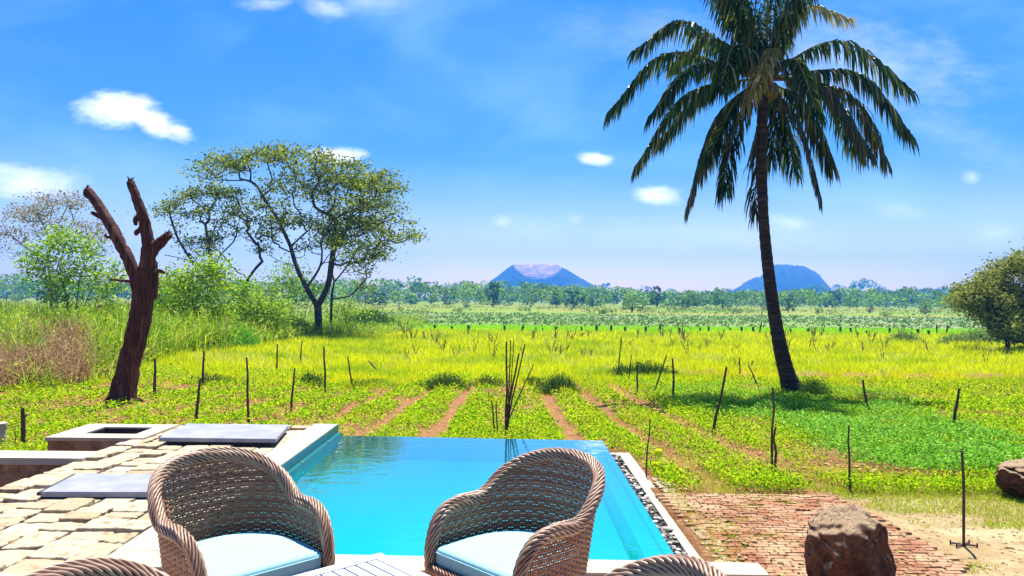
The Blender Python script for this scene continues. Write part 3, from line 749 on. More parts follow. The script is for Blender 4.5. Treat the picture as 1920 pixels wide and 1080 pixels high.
# fence row of short posts
FP = [816, 848, 879, 947, 979, 1016, 1042, 1092, 1118, 1145, 1172, 1211, 1237, 1273, 1312, 1330, 1368, 1391, 1412, 1424, 1484, 1514, 1545, 1576, 1597, 1625, 1668, 1723, 1740, 1757, 1775]
HP = [8, 7, 9, 10, 9, 5, 8, 8, 12, 11, 9, 11, 11, 9, 9, 10, 7, 10, 10, 22, 8, 8, 6, 12, 10, 5, 12, 10, 8, 18, 16]
ordn = ['first', 'second', 'third', 'fourth', 'fifth', 'sixth', 'seventh', 'eighth', 'ninth', 'tenth', 'eleventh', 'twelfth', 'thirteenth', 'fourteenth', 'fifteenth', 'sixteenth', 'seventeenth', 'eighteenth', 'nineteenth', 'twentieth']
def nth(i):
    t_ = ['', '', 'twenty', 'thirty', 'forty', 'fifty', 'sixty', 'seventy', 'eighty', 'ninety']
    if i < 20: return ordn[i]
    a_, b_ = divmod(i + 1, 10)
    return (t_[a_][:-1] + 'ieth') if b_ == 0 else t_[a_] + '-' + ordn[b_ - 1]
for i, (x, h) in enumerate(zip(FP, HP)):
    yb = 618 + 8.5 * (x - 816) / 960 + random.uniform(-1, 1.5); p = ground(x, yb + 2)
    hh = h / F * p[1]; lx = random.uniform(-.3, .3) * hh
    tube_r = random.uniform(.10, .17) if h < 15 else .08
    mb = MB(); tube(mb, [(0, 0, -.3), (lx * .3, 0, hh * .4), (lx, 0, hh + .1)], [tube_r, tube_r * .95, tube_r * .8], 7, wob=.1, seed=i)
    if i % 3 == 0: tube(mb, [(lx * .7, 0, hh * .8), (lx + .15, 0, hh + .12)], [tube_r * .5, tube_r * .3], 5)
    o = mb.build('fence_post', bark); o.location = tuple(p)
    tag(o, f'short dark post, {nth(i)} from the left in the distant fence row', 'post', 'posts of the distant fence row')

# metal stand at the right
p = ground(1807, 1024)
o = empty('metal_stand', tuple(p), 'rusty thin metal stand with crossed feet and a short top arm', 'stand')
rust = surf('rusty_iron', (.10, .045, .03), (.05, .03, .025), rough=.7, scale=20)
H_ = .62; FS = .72
mb = MB(); tube(mb, [(0, 0, 0), (.0, 0, H_ * .68), (-.012, 0, H_)], [.009, .009, .008], 7); mb.build('pole', rust, o)
mb = MB(); tube(mb, [(0.0, 0, H_), (-.12, 0.0, H_ + .002)], .003, 5); mb.build('top_arm', rust, o)
mb = MB(); tube(mb, [(-.07, .03, .012), (.07, -.03, .012)], .006, 6); tube(mb, [(-.07, -.04, .012), (.06, .04, .012)], .006, 6)
for a_, b_ in (((-.07, .03, 0), (-.07, .03, .03)), ((.07, -.03, 0), (.07, -.03, .03)), ((-.07, -.04, 0), (-.07, -.04, .03)), ((.06, .04, 0), (.06, .04, .03))): tube(mb, [a_, b_], .005, 5)
mb.build('foot', rust, o)

# sapling with yellow leaves
p = ground(1226, 893)
o = empty('sapling', tuple(p), 'small sapling with two big yellow leaves beside a thin stake', 'plant')
mb = MB(); tube(mb, curve([(0, 0, 0), (.01, 0, .1), (.015, 0, .25)], 8), .003, 5); mb.build('stem', bark, o)
yl = leafmat('yellow_leaf', [(.55, .60, .02), (.62, .62, .03)], .4)
for lx, lz, a_ in ((.015, .12, -.4), (.04, .24, .7)):
    th = np.linspace(0, 2 * PI, 14)[:-1]; R_ = .042 * (1 - .35 * np.sin(th)); V_ = np.stack([lx + R_ * np.cos(th), -.02 + 0 * th + .01 * np.cos(th * 2), lz + R_ * np.sin(th)], -1)
    mb = MB(); mb.add(np.vstack([V_, [(lx, -.01, lz)]]), None, [(i, (i + 1) % 13, 13) for i in range(13)]); mb.build('leaf', yl, o)
#PLANTS
# ------------------------------------------------------------------ dead tree
dead_bark = surf('dead_bark', (.13, .045, .025), (.05, .018, .012), rough=.85, scale=7, stretch=(4, 4, .30), bump=1.0, bdist=.10, bscale=13, c3=(.24, .10, .055))
b0 = ground(228, 757); D0 = b0[1]
def dt(pts, radii, sides=14, seed=1, nn_=26, wob=.05):
    P = np.array([at_d(x, y, D0 + dd) for x, y, dd in pts]); C = curve(P, nn_) - b0
    C[1:-1] += np.random.default_rng(seed + 50).normal(0, .006, (nn_ - 2, 3))
    R = np.interp(np.linspace(0, 1, nn_), np.linspace(0, 1, len(radii)), radii) * D0 / F
    mb = MB(); tube(mb, C, R, sides, wob=wob, seed=seed); return mb
o = empty('dead_tree', tuple(b0), 'bare dead tree with two cut upright limbs, left of the field', 'tree')
mb = dt([(228, 775, 0), (232, 735, 0), (243, 680, 0), (258, 620, 0), (268, 560, 0), (272, 505, 0)], [29, 24, 20, 19, 19.5, 19, 16], 18, 2, 34)
mb.build('trunk', dead_bark, o, smooth=True)
for pts, rr, sd_ in (([(262, 545, 0), (246, 500, 0), (222, 450, 0), (190, 395, .1), (163, 355, .15)], [14, 11, 10.5, 10, 9, 7.5], 3),
                     ([(270, 530, 0), (277, 490, 0), (276, 440, 0), (262, 390, -.1), (244, 340, -.15)], [16, 15, 12.5, 10.5, 9, 7.5], 4),
                     ([(278, 475, 0), (292, 462, 0), (305, 450, -.05), (317, 439, -.08)], [14, 11, 9, 7], 5),
                     ([(280, 560, .1), (288, 520, .1), (291, 488, .12)], [14, 9, 4], 6)):
    dt(pts, rr, 12, sd_).build('limb', dead_bark, o, smooth=True)
for pts, rr in (([(262, 535, 0), (240, 527, 0), (208, 524, .1)], [4, 3, 2]), ([(200, 415, .1), (176, 400, .1), (170, 398, .1)], [5, 4, 2]), ([(180, 380, .1), (160, 366, .1), (156, 360, .1)], [4, 3, 1]),
                ([(285, 512, 0), (300, 508, 0), (308, 512, 0)], [5, 4, 3]), ([(268, 425, 0), (256, 436, 0), (253, 440, 0)], [6, 5, 3]), ([(215, 443, 0), (202, 445, 0), (196, 440, 0)], [4, 3, 2]), ([(264, 400, -.1), (254, 412, -.1), (254, 422, -.1)], [6, 5, 3])):
    dt(pts, rr, 7, 7, 8).build('branch_stub', dead_bark, o)
for (x, y, dd) in ((163, 357, .15), (244, 342, -.15), (315, 441, -.08)):
    e = at_d(x, y, D0 + dd) - b0; mb = MB()
    for k in range(6): tube(mb, [e + g8.normal(0, .03, 3), e + np.array([g8.normal(0, .05), g8.normal(0, .05), g8.uniform(.05, .13)])], [.028, .004], 5)
    mb.build('splintered_end', dead_bark, o)
# exposed roots
for k in range(7):
    a_ = k * .9 + .3; mb = MB(); R0 = 25 * D0 / F
    P = [(math.cos(a_) * R0 * f, math.sin(a_) * R0 * f, z) for f, z in ((.3, .22), (1.05, .05), (1.6, -.01), (2.2, -.06))]
    tube(mb, curve(P, 10), np.linspace(.10, .02, 10), 7, wob=.1, seed=k); mb.build('root', dead_bark, o, smooth=True)

# ------------------------------------------------------------------ coconut palm
pb = ground(1492, 742); DP = pb[1]
o = empty('coconut_palm', tuple(pb), 'tall coconut palm with curved dark trunk in the field', 'tree')
palmbark = surf('palm_bark', (.045, .033, .027), (.018, .014, .012), rough=.9, scale=6, stretch=(1, 1, 5), bump=1, bdist=.03, bscale=9, c3=(.075, .058, .045))
pts = [(1500, 752, 0), (1482, 720, 0), (1465, 660, 0), (1452, 590, 0), (1441, 510, 0), (1433, 430, 0), (1429, 350, 0), (1428, 270, 0), (1430, 190, 0), (1434, 130, 0)]
P = curve(np.array([at_d(x, y, DP + d_) for x, y, d_ in pts]), 120) - pb
R = np.interp(np.linspace(0, 1, 120), [0, .03, .08, .15, .3, .6, 1], [42, 31, 21, 15, 12, 9.5, 9.5]) * DP / F
R = R * (1 + .035 * np.sin(np.arange(120) * 2.1))
mb = MB(); tube(mb, P, R, 14, wob=.012, seed=3); mb.build('trunk', palmbark, o, smooth=True)
frond_m = leafmat('frond', [(.010, .03, .006), (.022, .07, .008), (.06, .13, .012), (.34, .33, .14)], .45, gloss=.03)
frond_y = leafmat('young_frond', [(.16, .22, .03), (.34, .32, .10), (.45, .40, .16)], .45, gloss=.08)
frond_b = leafmat('dry_frond', [(.015, .04, .008), (.03, .07, .010), (.06, .08, .02), (.30, .18, .07)], .35, gloss=.05)
rach = surf('rachis', (.14, .16, .04), (.20, .20, .06), rough=.6)
rachd = surf('dry_rachis', (.16, .09, .05), (.10, .06, .03), rough=.7)
def frond(p0, via, tip, parent, mat, g, leaf=.62, nl=62, origin=None, rm=None, droop=1.0):
    C = curve([p0, via, tip], 80) - origin
    d = np.r_[0, np.cumsum(np.linalg.norm(np.diff(C, axis=0), axis=1))]; L = d[-1]
    mb = MB(); tube(mb, C, np.linspace(.030, .005, 80), 6)
    fr_ = mb.build('frond', mat, parent); fr_.data.materials[0] = rm or rach
    lf = MB(); T = np.gradient(C, axis=0); T /= np.linalg.norm(T, axis=1)[:, None]
    n_ = nl; tt = np.linspace(.16, .995, n_)
    for sgn in (-1, 1):
        t_ = np.clip(tt + g.normal(0, .004, n_), .12, 1); q = t_ * L
        c = np.stack([np.interp(q, d, C[:, i]) for i in range(3)], -1); tg = np.stack([np.interp(q, d, T[:, i]) for i in range(3)], -1)
        up = np.array([0, 0, 1.0]); sd_ = np.cross(tg, up); sd_ /= np.linalg.norm(sd_, axis=1)[:, None] + 1e-6
        ln = leaf * np.interp(t_, [.12, .3, .6, .85, 1], [.5, .85, 1.05, 1.0, .7]) * g.uniform(.55, 1.15, n_)
        spread = g.uniform(.15, 1.15, n_)[:, None]; fwd = np.interp(t_, [0, .6, 1], [.35, .55, 1.3])[:, None] + g.normal(0, .08, (n_, 1))
        down = (g.uniform(.15, 1.1, n_) * droop)[:, None]
        d1_ = sgn * sd_ * spread + tg * fwd - up * down * .25; d1_ /= np.linalg.norm(d1_, axis=1)[:, None]
        d2_ = sgn * sd_ * spread * .5 + tg * fwd * .55 - up * (down * 1.2 + .35); d2_ /= np.linalg.norm(d2_, axis=1)[:, None]
        d3_ = sgn * sd_ * spread * .25 + tg * fwd * .35 - up * (down + .8); d3_ /= np.linalg.norm(d3_, axis=1)[:, None]
        s0 = c; s1 = s0 + d1_ * (ln * .3)[:, None]; s2 = s1 + d2_ * (ln * .35)[:, None]; s3 = s2 + d3_ * (ln * .35)[:, None]
        wv = np.cross(d2_, g.normal(size=(n_, 3)) * .5 + sd_); wv /= np.linalg.norm(wv, axis=1)[:, None]
        V = []
        for s_, w_ in ((s0, .010), (s1, .023), (s2, .016)): V += [s_ - wv * w_, s_ + wv * w_]
        V = np.stack(V + [s3], 1); b_ = (np.arange(n_) * 7)[:, None]
        lf.add(V.reshape(-1, 3), np.concatenate([b_ + np.array([0, 1, 3, 2]), b_ + np.array([2, 3, 5, 4])]), b_ + np.array([4, 5, 6]))
    lf.build('leaflets', mat, fr_)
gp_ = np.random.default_rng(21)
C0 = (1434, 140)
FR = [ # via, tip, depth of tip (m), kind
 ((1285, 42), (1192, 92), -.6, 0), ((1255, 100), (1145, 205), .3, 0), ((1305, 122), (1228, 208), -1.2, 0), ((1285, 178), (1196, 305), .2, 0),
 ((1340, 225), (1290, 384), .5, 2), ((1382, 235), (1355, 352), -.9, 0), ((1330, 165), (1235, 265), 1.3, 0), ((1365, 205), (1316, 322), 1.5, 2),
 ((1570, 78), (1704, 168), .3, 0), ((1605, 138), (1706, 252), -.3, 0), ((1590, 178), (1662, 305), .5, 2), ((1498, 228), (1537, 364), -.5, 2),
 ((1535, 160), (1610, 290), 1.4, 0), ((1470, 235), (1490, 320), 1.2, 0), ((1490, 112), (1530, 205), -1.8, 0), ((1545, 165), (1630, 285), -.2, 2),
 ((1370, 20), (1338, -60), 1.4, 0), ((1395, 0), (1365, -110), .8, 0), ((1440, -10), (1452, -150), -.5, 0), ((1490, 0), (1535, -90), .6, 0), ((1505, 18), (1590, 34), -.3, 1),
 ((1470, 40), (1520, -60), -1.4, 0), ((1380, 85), (1350, 165), -2.0, 0), ((1405, 30), (1350, -60), -1.0, 0), ((1345, 75), (1262, 118), 1.3, 0),
 ((1380, 190), (1330, 290), -1.1, 0), ((1500, 190), (1560, 310), .4, 0), ((1375, 15), (1335, -40), -1.0, 0), ((1460, -5), (1490, -120), 1.0, 0),
 ((1445, 92), (1412, 180), -1.7, 1), ((1425, 120), (1400, 195), -1.3, 1), ((1420, 260), (1417, 400), .25, 2), ((1455, 200), (1447, 300), 1.1, 0)]
for (vx, vy), (tx, ty), dd, kind in FR:
    p0 = at_d(C0[0] + gp_.uniform(-5, 5), C0[1] + gp_.uniform(-8, 14), DP + .08 * np.sign(dd))
    mat_ = (frond_m, frond_y, frond_b)[kind]
    frond(p0, at_d(vx, vy, DP + dd * .6), at_d(tx, ty, DP + dd), o, mat_, gp_, leaf=(.80, .58, .74)[kind], nl=(140, 76, 120)[kind], origin=pb, rm=rachd if kind == 2 else None)
cc = at_d(1434, 150, DP) - pb
mb = MB()
for k in range(9):
    a_ = k * 2.4; blob(mb, cc + np.array([math.cos(a_) * .2, math.sin(a_) * .2 - .05, -.2 - .08 * (k % 3)]), .11, gp_, (1, 1, 1.15), .03, 10, 8)
mb.build('coconuts', surf('coconut', (.12, .15, .03), (.16, .10, .04), rough=.5), o, smooth=True)
mb = MB()
for k in range(16):
    a_ = k * 2.4; p1 = cc + np.array([math.cos(a_) * .09, math.sin(a_) * .09, -.25]); tube(mb, [p1, p1 + np.array([math.cos(a_) * .12, math.sin(a_) * .12, .3]), p1 + np.array([math.cos(a_) * .3, math.sin(a_) * .3, .55])], [.05, .04, .03], 6)
mb.build('frond_bases', rachd, o)

# ------------------------------------------------------------------ branching trees
def grow(trunks, tips, step, g, bendy=.18, wlen=.35):
    """nodes joined to the nearest grown wood; returns nodes, parents"""
    N_ = []; Pn = []; Ln = []
    for tr_ in trunks:
        C = curve(tr_, max(6, int(np.linalg.norm(np.diff(np.array(tr_), axis=0), axis=1).sum() / step)))
        base = -1
        if N_:
            A = np.array(N_); dd_ = np.linalg.norm(A - C[0], axis=1); base = int(dd_.argmin()) if dd_.min() < step * 3 else -1
        for c_ in C:
            N_.append(c_); Pn.append(base); Ln.append((Ln[base] if base >= 0 else 0) + step); base = len(N_) - 1
    root = np.array(trunks[0][-1]); order = np.argsort(np.linalg.norm(tips - root, axis=1)); tipn = []
    for k in order:
        A = np.array(N_); t_ = tips[k]
        cost = np.linalg.norm(A - t_, axis=1) + wlen * np.array(Ln) + 3.0 * np.maximum(0, A[:, 2] - t_[2])
        cost[:3] += 50
        i = int(cost.argmin()); p_ = A[i]; L = np.linalg.norm(t_ - p_); ns = max(2, int(L / step))
        perp = g.normal(size=3) * bendy * L; perp[2] = -abs(perp[2]) * .7; prev = i
        for j in range(1, ns + 1):
            f = j / ns; c_ = p_ * (1 - f) + t_ * f + perp * math.sin(PI * f) * .6 + (g.normal(size=3) * step * .16 if j < ns else 0)
            N_.append(c_); Pn.append(prev); Ln.append(Ln[prev] + step); prev = len(N_) - 1
        tipn.append(prev)
    return np.array(N_), np.array(Pn), tipn
def wood(Nd, Pn, r_tip, expo, rmax, minr=0.0):
    k = len(Nd); acc = np.zeros(k); ch_ = np.zeros(k)
    for i in range(k - 1, -1, -1):
        if acc[i] == 0: acc[i] = r_tip ** expo
        if Pn[i] >= 0: acc[Pn[i]] += acc[i]
    r = acc ** (1 / expo); r = np.minimum(r, rmax)
    mb = MB()
    for i in range(k):
        p_ = Pn[i]
        if p_ < 0: continue
        ra = r[p_] if r[p_] < r[i] * 1.6 else r[i] * 1.35
        sd_ = 4 if r[i] < .03 else (6 if r[i] < .1 else 10)
        a_, b_ = Nd[p_], Nd[i]
        tube(mb, [a_, b_ + (b_ - a_) * .12], [ra, r[i]], sd_, cap=False)
    return mb, r
def ellipse_tips(blobs, D, g, dep):
    out_ = []
    for cx, cy, rx, ry, nt_ in blobs:
        for _ in range(nt_):
            a_ = g.uniform(0, 2 * PI); q = g.uniform(0, 1) ** .5
            out_.append(at_d(cx + rx * q * math.cos(a_), cy + ry * q * math.sin(a_), D + g.normal(0, dep) * .6))
    return np.array(out_)
def clumps(tips, nleaf, R, S, g, up=.4, asp=.55, flat=.5):
    P_ = np.repeat(tips, nleaf, 0) + g.normal(size=(len(tips) * nleaf, 3)) * np.array([R, R, R * flat])
    return leaves(P_, g.uniform(S * .7, S * 1.3, len(P_)), up, asp, g)
twig = surf('tree_bark', (.07, .048, .035), (.035, .024, .018), rough=.9, scale=4, bump=.8, bdist=.03, c3=(.13, .10, .08))
pale_twig = surf('pale_bark', (.24, .20, .17), (.16, .13, .11), rough=.9, scale=4)
def big_tree(name, base_px, trunks_px, blobs, D, label, leaf_mat, seed, r_tip=.018, expo=2.2, rmax=.5, nleaf=34, R=.55, S=.17, dep=2.5, bark_=None, group=None, step=.45, flat=.5, cat='tree', bendy=.18, extra=None):
    g_ = np.random.default_rng(seed); b_ = at_d(base_px[0], base_px[1], D); b_[2] = float(gz(b_[0], D))
    trunks = [[at_d(x, y, D + d_) for x, y, d_ in t_] for t_ in trunks_px]; trunks[0][0] = b_ - np.array([0, 0, .2])
    tips = ellipse_tips(blobs, D, g_, dep)
    Nd, Pn, tn = grow(trunks, tips, step, g_, bendy)
    mb, r = wood(Nd - b_, Pn, r_tip, expo, rmax)
    o = empty(name, tuple(b_), label, cat, group)
    mb.build('trunk', bark_ or twig, o, smooth=True)
    lf = MB(); V, Q = clumps(Nd[tn] - b_, nleaf, R, S, g_, flat=flat); lf.add(V, Q)
    if extra: extra(lf, b_, g_)
    lf.build('crown', leaf_mat, o); return o
olive = leafmat('olive_leaves', [(.03, .05, .006), (.14, .20, .010), (.32, .40, .03), (.07, .11, .008), (.48, .48, .06)], .45)
fresh = leafmat('fresh_leaves', [(.04, .11, .004), (.20, .40, .008), (.50, .66, .03), (.10, .22, .008), (.34, .44, .05)], .45)
dry = leafmat('dry_leaves', [(.30, .24, .16), (.40, .34, .22), (.24, .22, .10), (.14, .15, .05)], .4)
big_tree('spreading_tree', (597, 640), [[(597, 640, 0), (597, 600, 0), (596, 575, 0)], [(596, 575, 0), (575, 540, 0), (556, 500, .5), (545, 462, .7)], [(596, 575, 0), (615, 535, .6), (622, 490, 1), (628, 455, 1)], [(575, 540, 0), (600, 500, -1), (604, 470, -1.5)], [(556, 500, .5), (525, 490, 1), (505, 478, 1.5)], [(545, 462, .7), (580, 430, 0), (605, 410, 0)], [(545, 462, .7), (520, 410, 0), (500, 380, -.5)], [(500, 380, -.5), (478, 345, 0), (450, 335, 0)]],
         [(420, 308, 48, 16, 15), (385, 325, 20, 14, 5), (448, 298, 30, 15, 9), (510, 290, 42, 18, 16), (570, 300, 50, 18, 20), (630, 320, 50, 22, 24), (690, 332, 48, 20, 22), (735, 352, 18, 22, 8), (560, 345, 60, 22, 20), (640, 365, 70, 28, 30),
          (710, 395, 45, 30, 20), (500, 395, 34, 30, 11), (545, 405, 40, 20, 10), (620, 410, 55, 20, 15), (660, 438, 60, 24, 20), (732, 425, 35, 20, 10), (764, 442, 18, 9, 6), (690, 470, 34, 16, 8), (505, 440, 26, 20, 6), (600, 455, 44, 18, 8), (655, 500, 34, 20, 3)],
         60, 'large spreading tree with olive crown and dark forked trunk, left of centre', olive, 31, nleaf=60, R=.58, S=.26, dep=3, rmax=.75, r_tip=.027, expo=2.1, flat=.42, bendy=.22)
big_tree('leafy_tree', (620, 612), [[(622, 600, 0), (622, 560, 0), (626, 530, 0)], [(626, 530, 0), (650, 500, 0), (668, 470, 0)], [(626, 530, 0), (622, 490, 0), (632, 450, 0)], [(622, 560, 0), (655, 555, 0), (680, 530, 0)]],
         [(660, 400, 50, 30, 12), (700, 440, 40, 24, 12), (650, 460, 40, 20, 9), (612, 430, 30, 24, 6), (672, 505, 30, 22, 5), (685, 530, 22, 10, 3), (720, 470, 22, 14, 4)],
         66, 'second tree with slender trunk close behind the large spreading tree', olive, 33, nleaf=55, R=.58, S=.26, dep=2.5, rmax=.45, r_tip=.026, flat=.42, bendy=.22)
big_tree('leaning_tree', (472, 585), [[(474, 590, 0), (455, 568, 0), (435, 548, 0)], [(455, 568, 0), (462, 530, .3), (478, 505, .5), (492, 490, .5)], [(435, 548, 0), (400, 515, 0), (360, 490, 0), (310, 478, 0)], [(400, 515, 0), (412, 480, 0), (440, 450, 0), (445, 420, 0)], [(400, 515, 0), (392, 465, 0), (385, 420, 0)], [(360, 490, 0), (335, 450, 0), (322, 415, 0)]],
         [(352, 365, 24, 16, 10), (395, 358, 24, 14, 9), (430, 362, 26, 18, 10), (365, 395, 34, 16, 10), (415, 400, 34, 20, 9), (300, 392, 22, 12, 4), (322, 385, 16, 10, 6), (375, 462, 30, 22, 14), (395, 445, 20, 14, 5), (450, 400, 22, 22, 8), (455, 435, 20, 18, 4), (500, 460, 20, 16, 4), (330, 430, 24, 16, 2)],
         58, 'thin crooked tree leaning left beside the large spreading tree', olive, 35, nleaf=50, R=.48, S=.23, dep=2, rmax=.45, r_tip=.030, flat=.45, bendy=.25)
big_tree('sparse_tree', (95, 600), [[(98, 605, 0), (96, 540, 0), (90, 490, 0), (95, 450, 0)], [(90, 490, 0), (50, 465, 0), (20, 440, 0)], [(95, 450, 0), (70, 400, 0), (62, 380, 0)], [(95, 450, 0), (120, 400, 0), (132, 375, 0)], [(96, 540, 0), (170, 480, 0), (200, 450, 0)]],
         [(60, 395, 30, 12, 12), (30, 402, 22, 8, 8), (95, 372, 40, 10, 14), (140, 378, 26, 14, 12), (80, 405, 40, 20, 16), (10, 432, 16, 10, 8), (55, 440, 34, 18, 9), (130, 420, 36, 24, 14), (180, 420, 30, 24, 14), (190, 460, 26, 20, 10), (20, 470, 26, 16, 4)],
         62, 'airy greyish tree with sparse leaves at the left edge behind green shrub tree', dry, 37, nleaf=36, R=.6, S=.20, dep=2, rmax=.2, r_tip=.018, bark_=pale_twig, bendy=.22)
big_tree('shrub_tree', (135, 605), [[(130, 612, 0), (126, 570, 0), (118, 530, 0)], [(140, 612, .3), (145, 560, .2), (150, 520, 0)], [(150, 612, -.3), (160, 570, 0), (178, 530, 0)], [(122, 612, -.3), (105, 570, 0), (90, 540, 0)], [(155, 612, 0), (185, 575, 0), (200, 555, 0)]],
         [(120, 445, 34, 18, 16), (90, 475, 34, 18, 15), (150, 465, 34, 20, 15), (65, 500, 24, 18, 9), (110, 510, 40, 22, 16), (170, 510, 34, 24, 16), (200, 535, 28, 24, 14), (130, 550, 50, 22, 12), (90, 540, 24, 20, 7), (190, 575, 40, 16, 9), (215, 510, 14, 14, 4)],
         50, 'bright green multi-stemmed shrub tree at left, behind the dead tree', fresh, 39, nleaf=34, R=.42, S=.25, dep=1.6, rmax=.08, r_tip=.010, flat=.8)
big_tree('leafy_bush', (400, 625), [[(400, 630, 0), (398, 590, 0), (395, 560, 0)], [(380, 630, 0), (365, 580, 0), (350, 550, 0)], [(420, 630, 0), (430, 590, 0), (425, 560, 0)]],
         [(345, 530, 34, 26, 16), (395, 520, 34, 26, 16), (410, 555, 34, 30, 16), (350, 570, 40, 26, 14), (400, 500, 18, 12, 6), (330, 590, 40, 20, 10), (420, 590, 30, 24, 9)],
         42, 'bright green leafy bush right of the dead tree under the leaning tree', fresh, 41, nleaf=58, R=.42, S=.20, dep=1.2, rmax=.05, r_tip=.008, flat=.9, cat='bush', step=.35)
big_tree('slender_bush', (545, 610), [[(545, 615, 0), (543, 585, 0), (540, 560, 0)], [(520, 615, 0), (512, 580, 0), (505, 560, 0)], [(565, 612, 0), (575, 580, 0), (580, 560, 0)]],
         [(520, 530, 30, 22, 12), (560, 520, 26, 22, 10), (505, 560, 26, 20, 9), (560, 560, 34, 22, 10), (535, 500, 14, 10, 4), (590, 545, 14, 24, 5)],
         64, 'pale green airy bush between the leaning tree and the forked trunk', fresh, 43, nleaf=44, R=.6, S=.24, dep=1.6, rmax=.06, r_tip=.009, flat=.9, cat='bush')
big_tree('leafy_bush', (310, 622), [[(310, 628, 0), (308, 590, 0), (305, 565, 0)], [(325, 628, 0), (335, 590, 0), (345, 565, 0)]],
         [(305, 545, 30, 22, 14), (330, 575, 34, 20, 14), (290, 580, 24, 20, 10), (345, 540, 18, 14, 6)],
         46, 'green bush touching the right side of the dead tree', fresh, 47, nleaf=58, R=.42, S=.20, dep=1.2, rmax=.05, r_tip=.008, flat=.9, cat='bush', step=.35)
big_tree('leafy_bush', (480, 622), [[(480, 628, 0), (478, 595, 0), (475, 570, 0)], [(500, 628, 0), (510, 590, 0), (512, 575, 0)]],
         [(465, 560, 28, 18, 12), (505, 575, 30, 18, 12), (470, 590, 40, 16, 14), (520, 595, 30, 14, 10), (450, 540, 12, 10, 4)],
         50, 'green bush under the leaning tree, left of the forked trunk', fresh, 48, nleaf=58, R=.46, S=.22, dep=1.4, rmax=.05, r_tip=.008, flat=.9, cat='bush', step=.35)
big_tree('leafy_bush', (650, 608), [[(650, 612, 0), (648, 590, 0), (645, 578, 0)], [(665, 612, 0), (672, 590, 0)]],
         [(645, 575, 24, 12, 9), (675, 582, 26, 12, 9), (625, 590, 20, 10, 6)],
         70, 'low green bush right behind the forked trunk', fresh, 49, nleaf=50, R=.5, S=.22, dep=1.4, rmax=.05, r_tip=.008, flat=.9, cat='bush', step=.4)
# right edge tree
dusty = leafmat('dusty_leaves', [(.03, .05, .008), (.12, .17, .02), (.34, .36, .07), (.16, .22, .03), (.48, .44, .15)], .4)
DR = 47
big_tree('edge_tree', (1890, 640), [[(1892, 640, 0), (1885, 600, 0), (1875, 570, 0)], [(1885, 600, 0), (1850, 560, 0), (1830, 530, 0)], [(1875, 570, 0), (1885, 530, 0), (1895, 500, 0)], [(1892, 630, 0), (1930, 580, 0), (1960, 540, 0)]],
         [(1895, 505, 18, 10, 10), (1918, 492, 18, 12, 14), (1850, 522, 18, 10, 10), (1838, 540, 16, 9, 9), (1876, 540, 30, 16, 22), (1815, 548, 18, 10, 12), (1798, 562, 12, 9, 7), (1832, 566, 26, 12, 18), (1850, 585, 26, 12, 16), (1900, 570, 34, 22, 40), (1950, 520, 26, 22, 22), (1960, 575, 40, 36, 44), (1895, 612, 28, 18, 44), (1935, 618, 36, 20, 44), (1862, 606, 16, 10, 8), (1866, 498, 8, 5, 3)],
         DR, 'dense dusty olive tree with dark base at the right frame edge', dusty, 45, nleaf=95, R=.34, S=.20, dep=2.2, rmax=.25, r_tip=.012, flat=.9, group=None)

# ------------------------------------------------------------------ ground plants
def frustum_pts(n_, y0, y1, margin=1.12, power=1.0, xlo=None, xhi=None):
    """points spread over the visible ground, denser close by"""
    u = rng.uniform(0, 1, n_)
    Y = y0 * (y1 / y0) ** u if power == 1 else np.sqrt(y0 ** 2 + (y1 ** 2 - y0 ** 2) * u)
    half_ = Y * 960 / F * margin + .4
    X = rng.uniform(-1, 1, n_) * half_
    return X, Y
def inpoly(px, py, poly):
    ins = np.zeros(len(px), bool); k = len(poly)
    for i in range(k):
        x1, y1 = poly[i]; x2, y2 = poly[(i + 1) % k]
        c_ = ((y1 > py) != (y2 > py)) & (px < (x2 - x1) * (py - y1) / (y2 - y1 + 1e-9) + x1); ins ^= c_
    return ins
def blocked(X, Y): return ((X > -4.75) & (X < 1.32) & (Y < 8.75)) | ((X < -3.7) & (Y < 7.0)) | ((X > 1.2) & (X < 2.85) & (Y < 6.2)) | (np.hypot(X - b0[0], Y - b0[1]) < .45)
def scatter(X, Y, dens):
    k = rng.uniform(0, 1, len(X)) < dens; return X[k], Y[k]
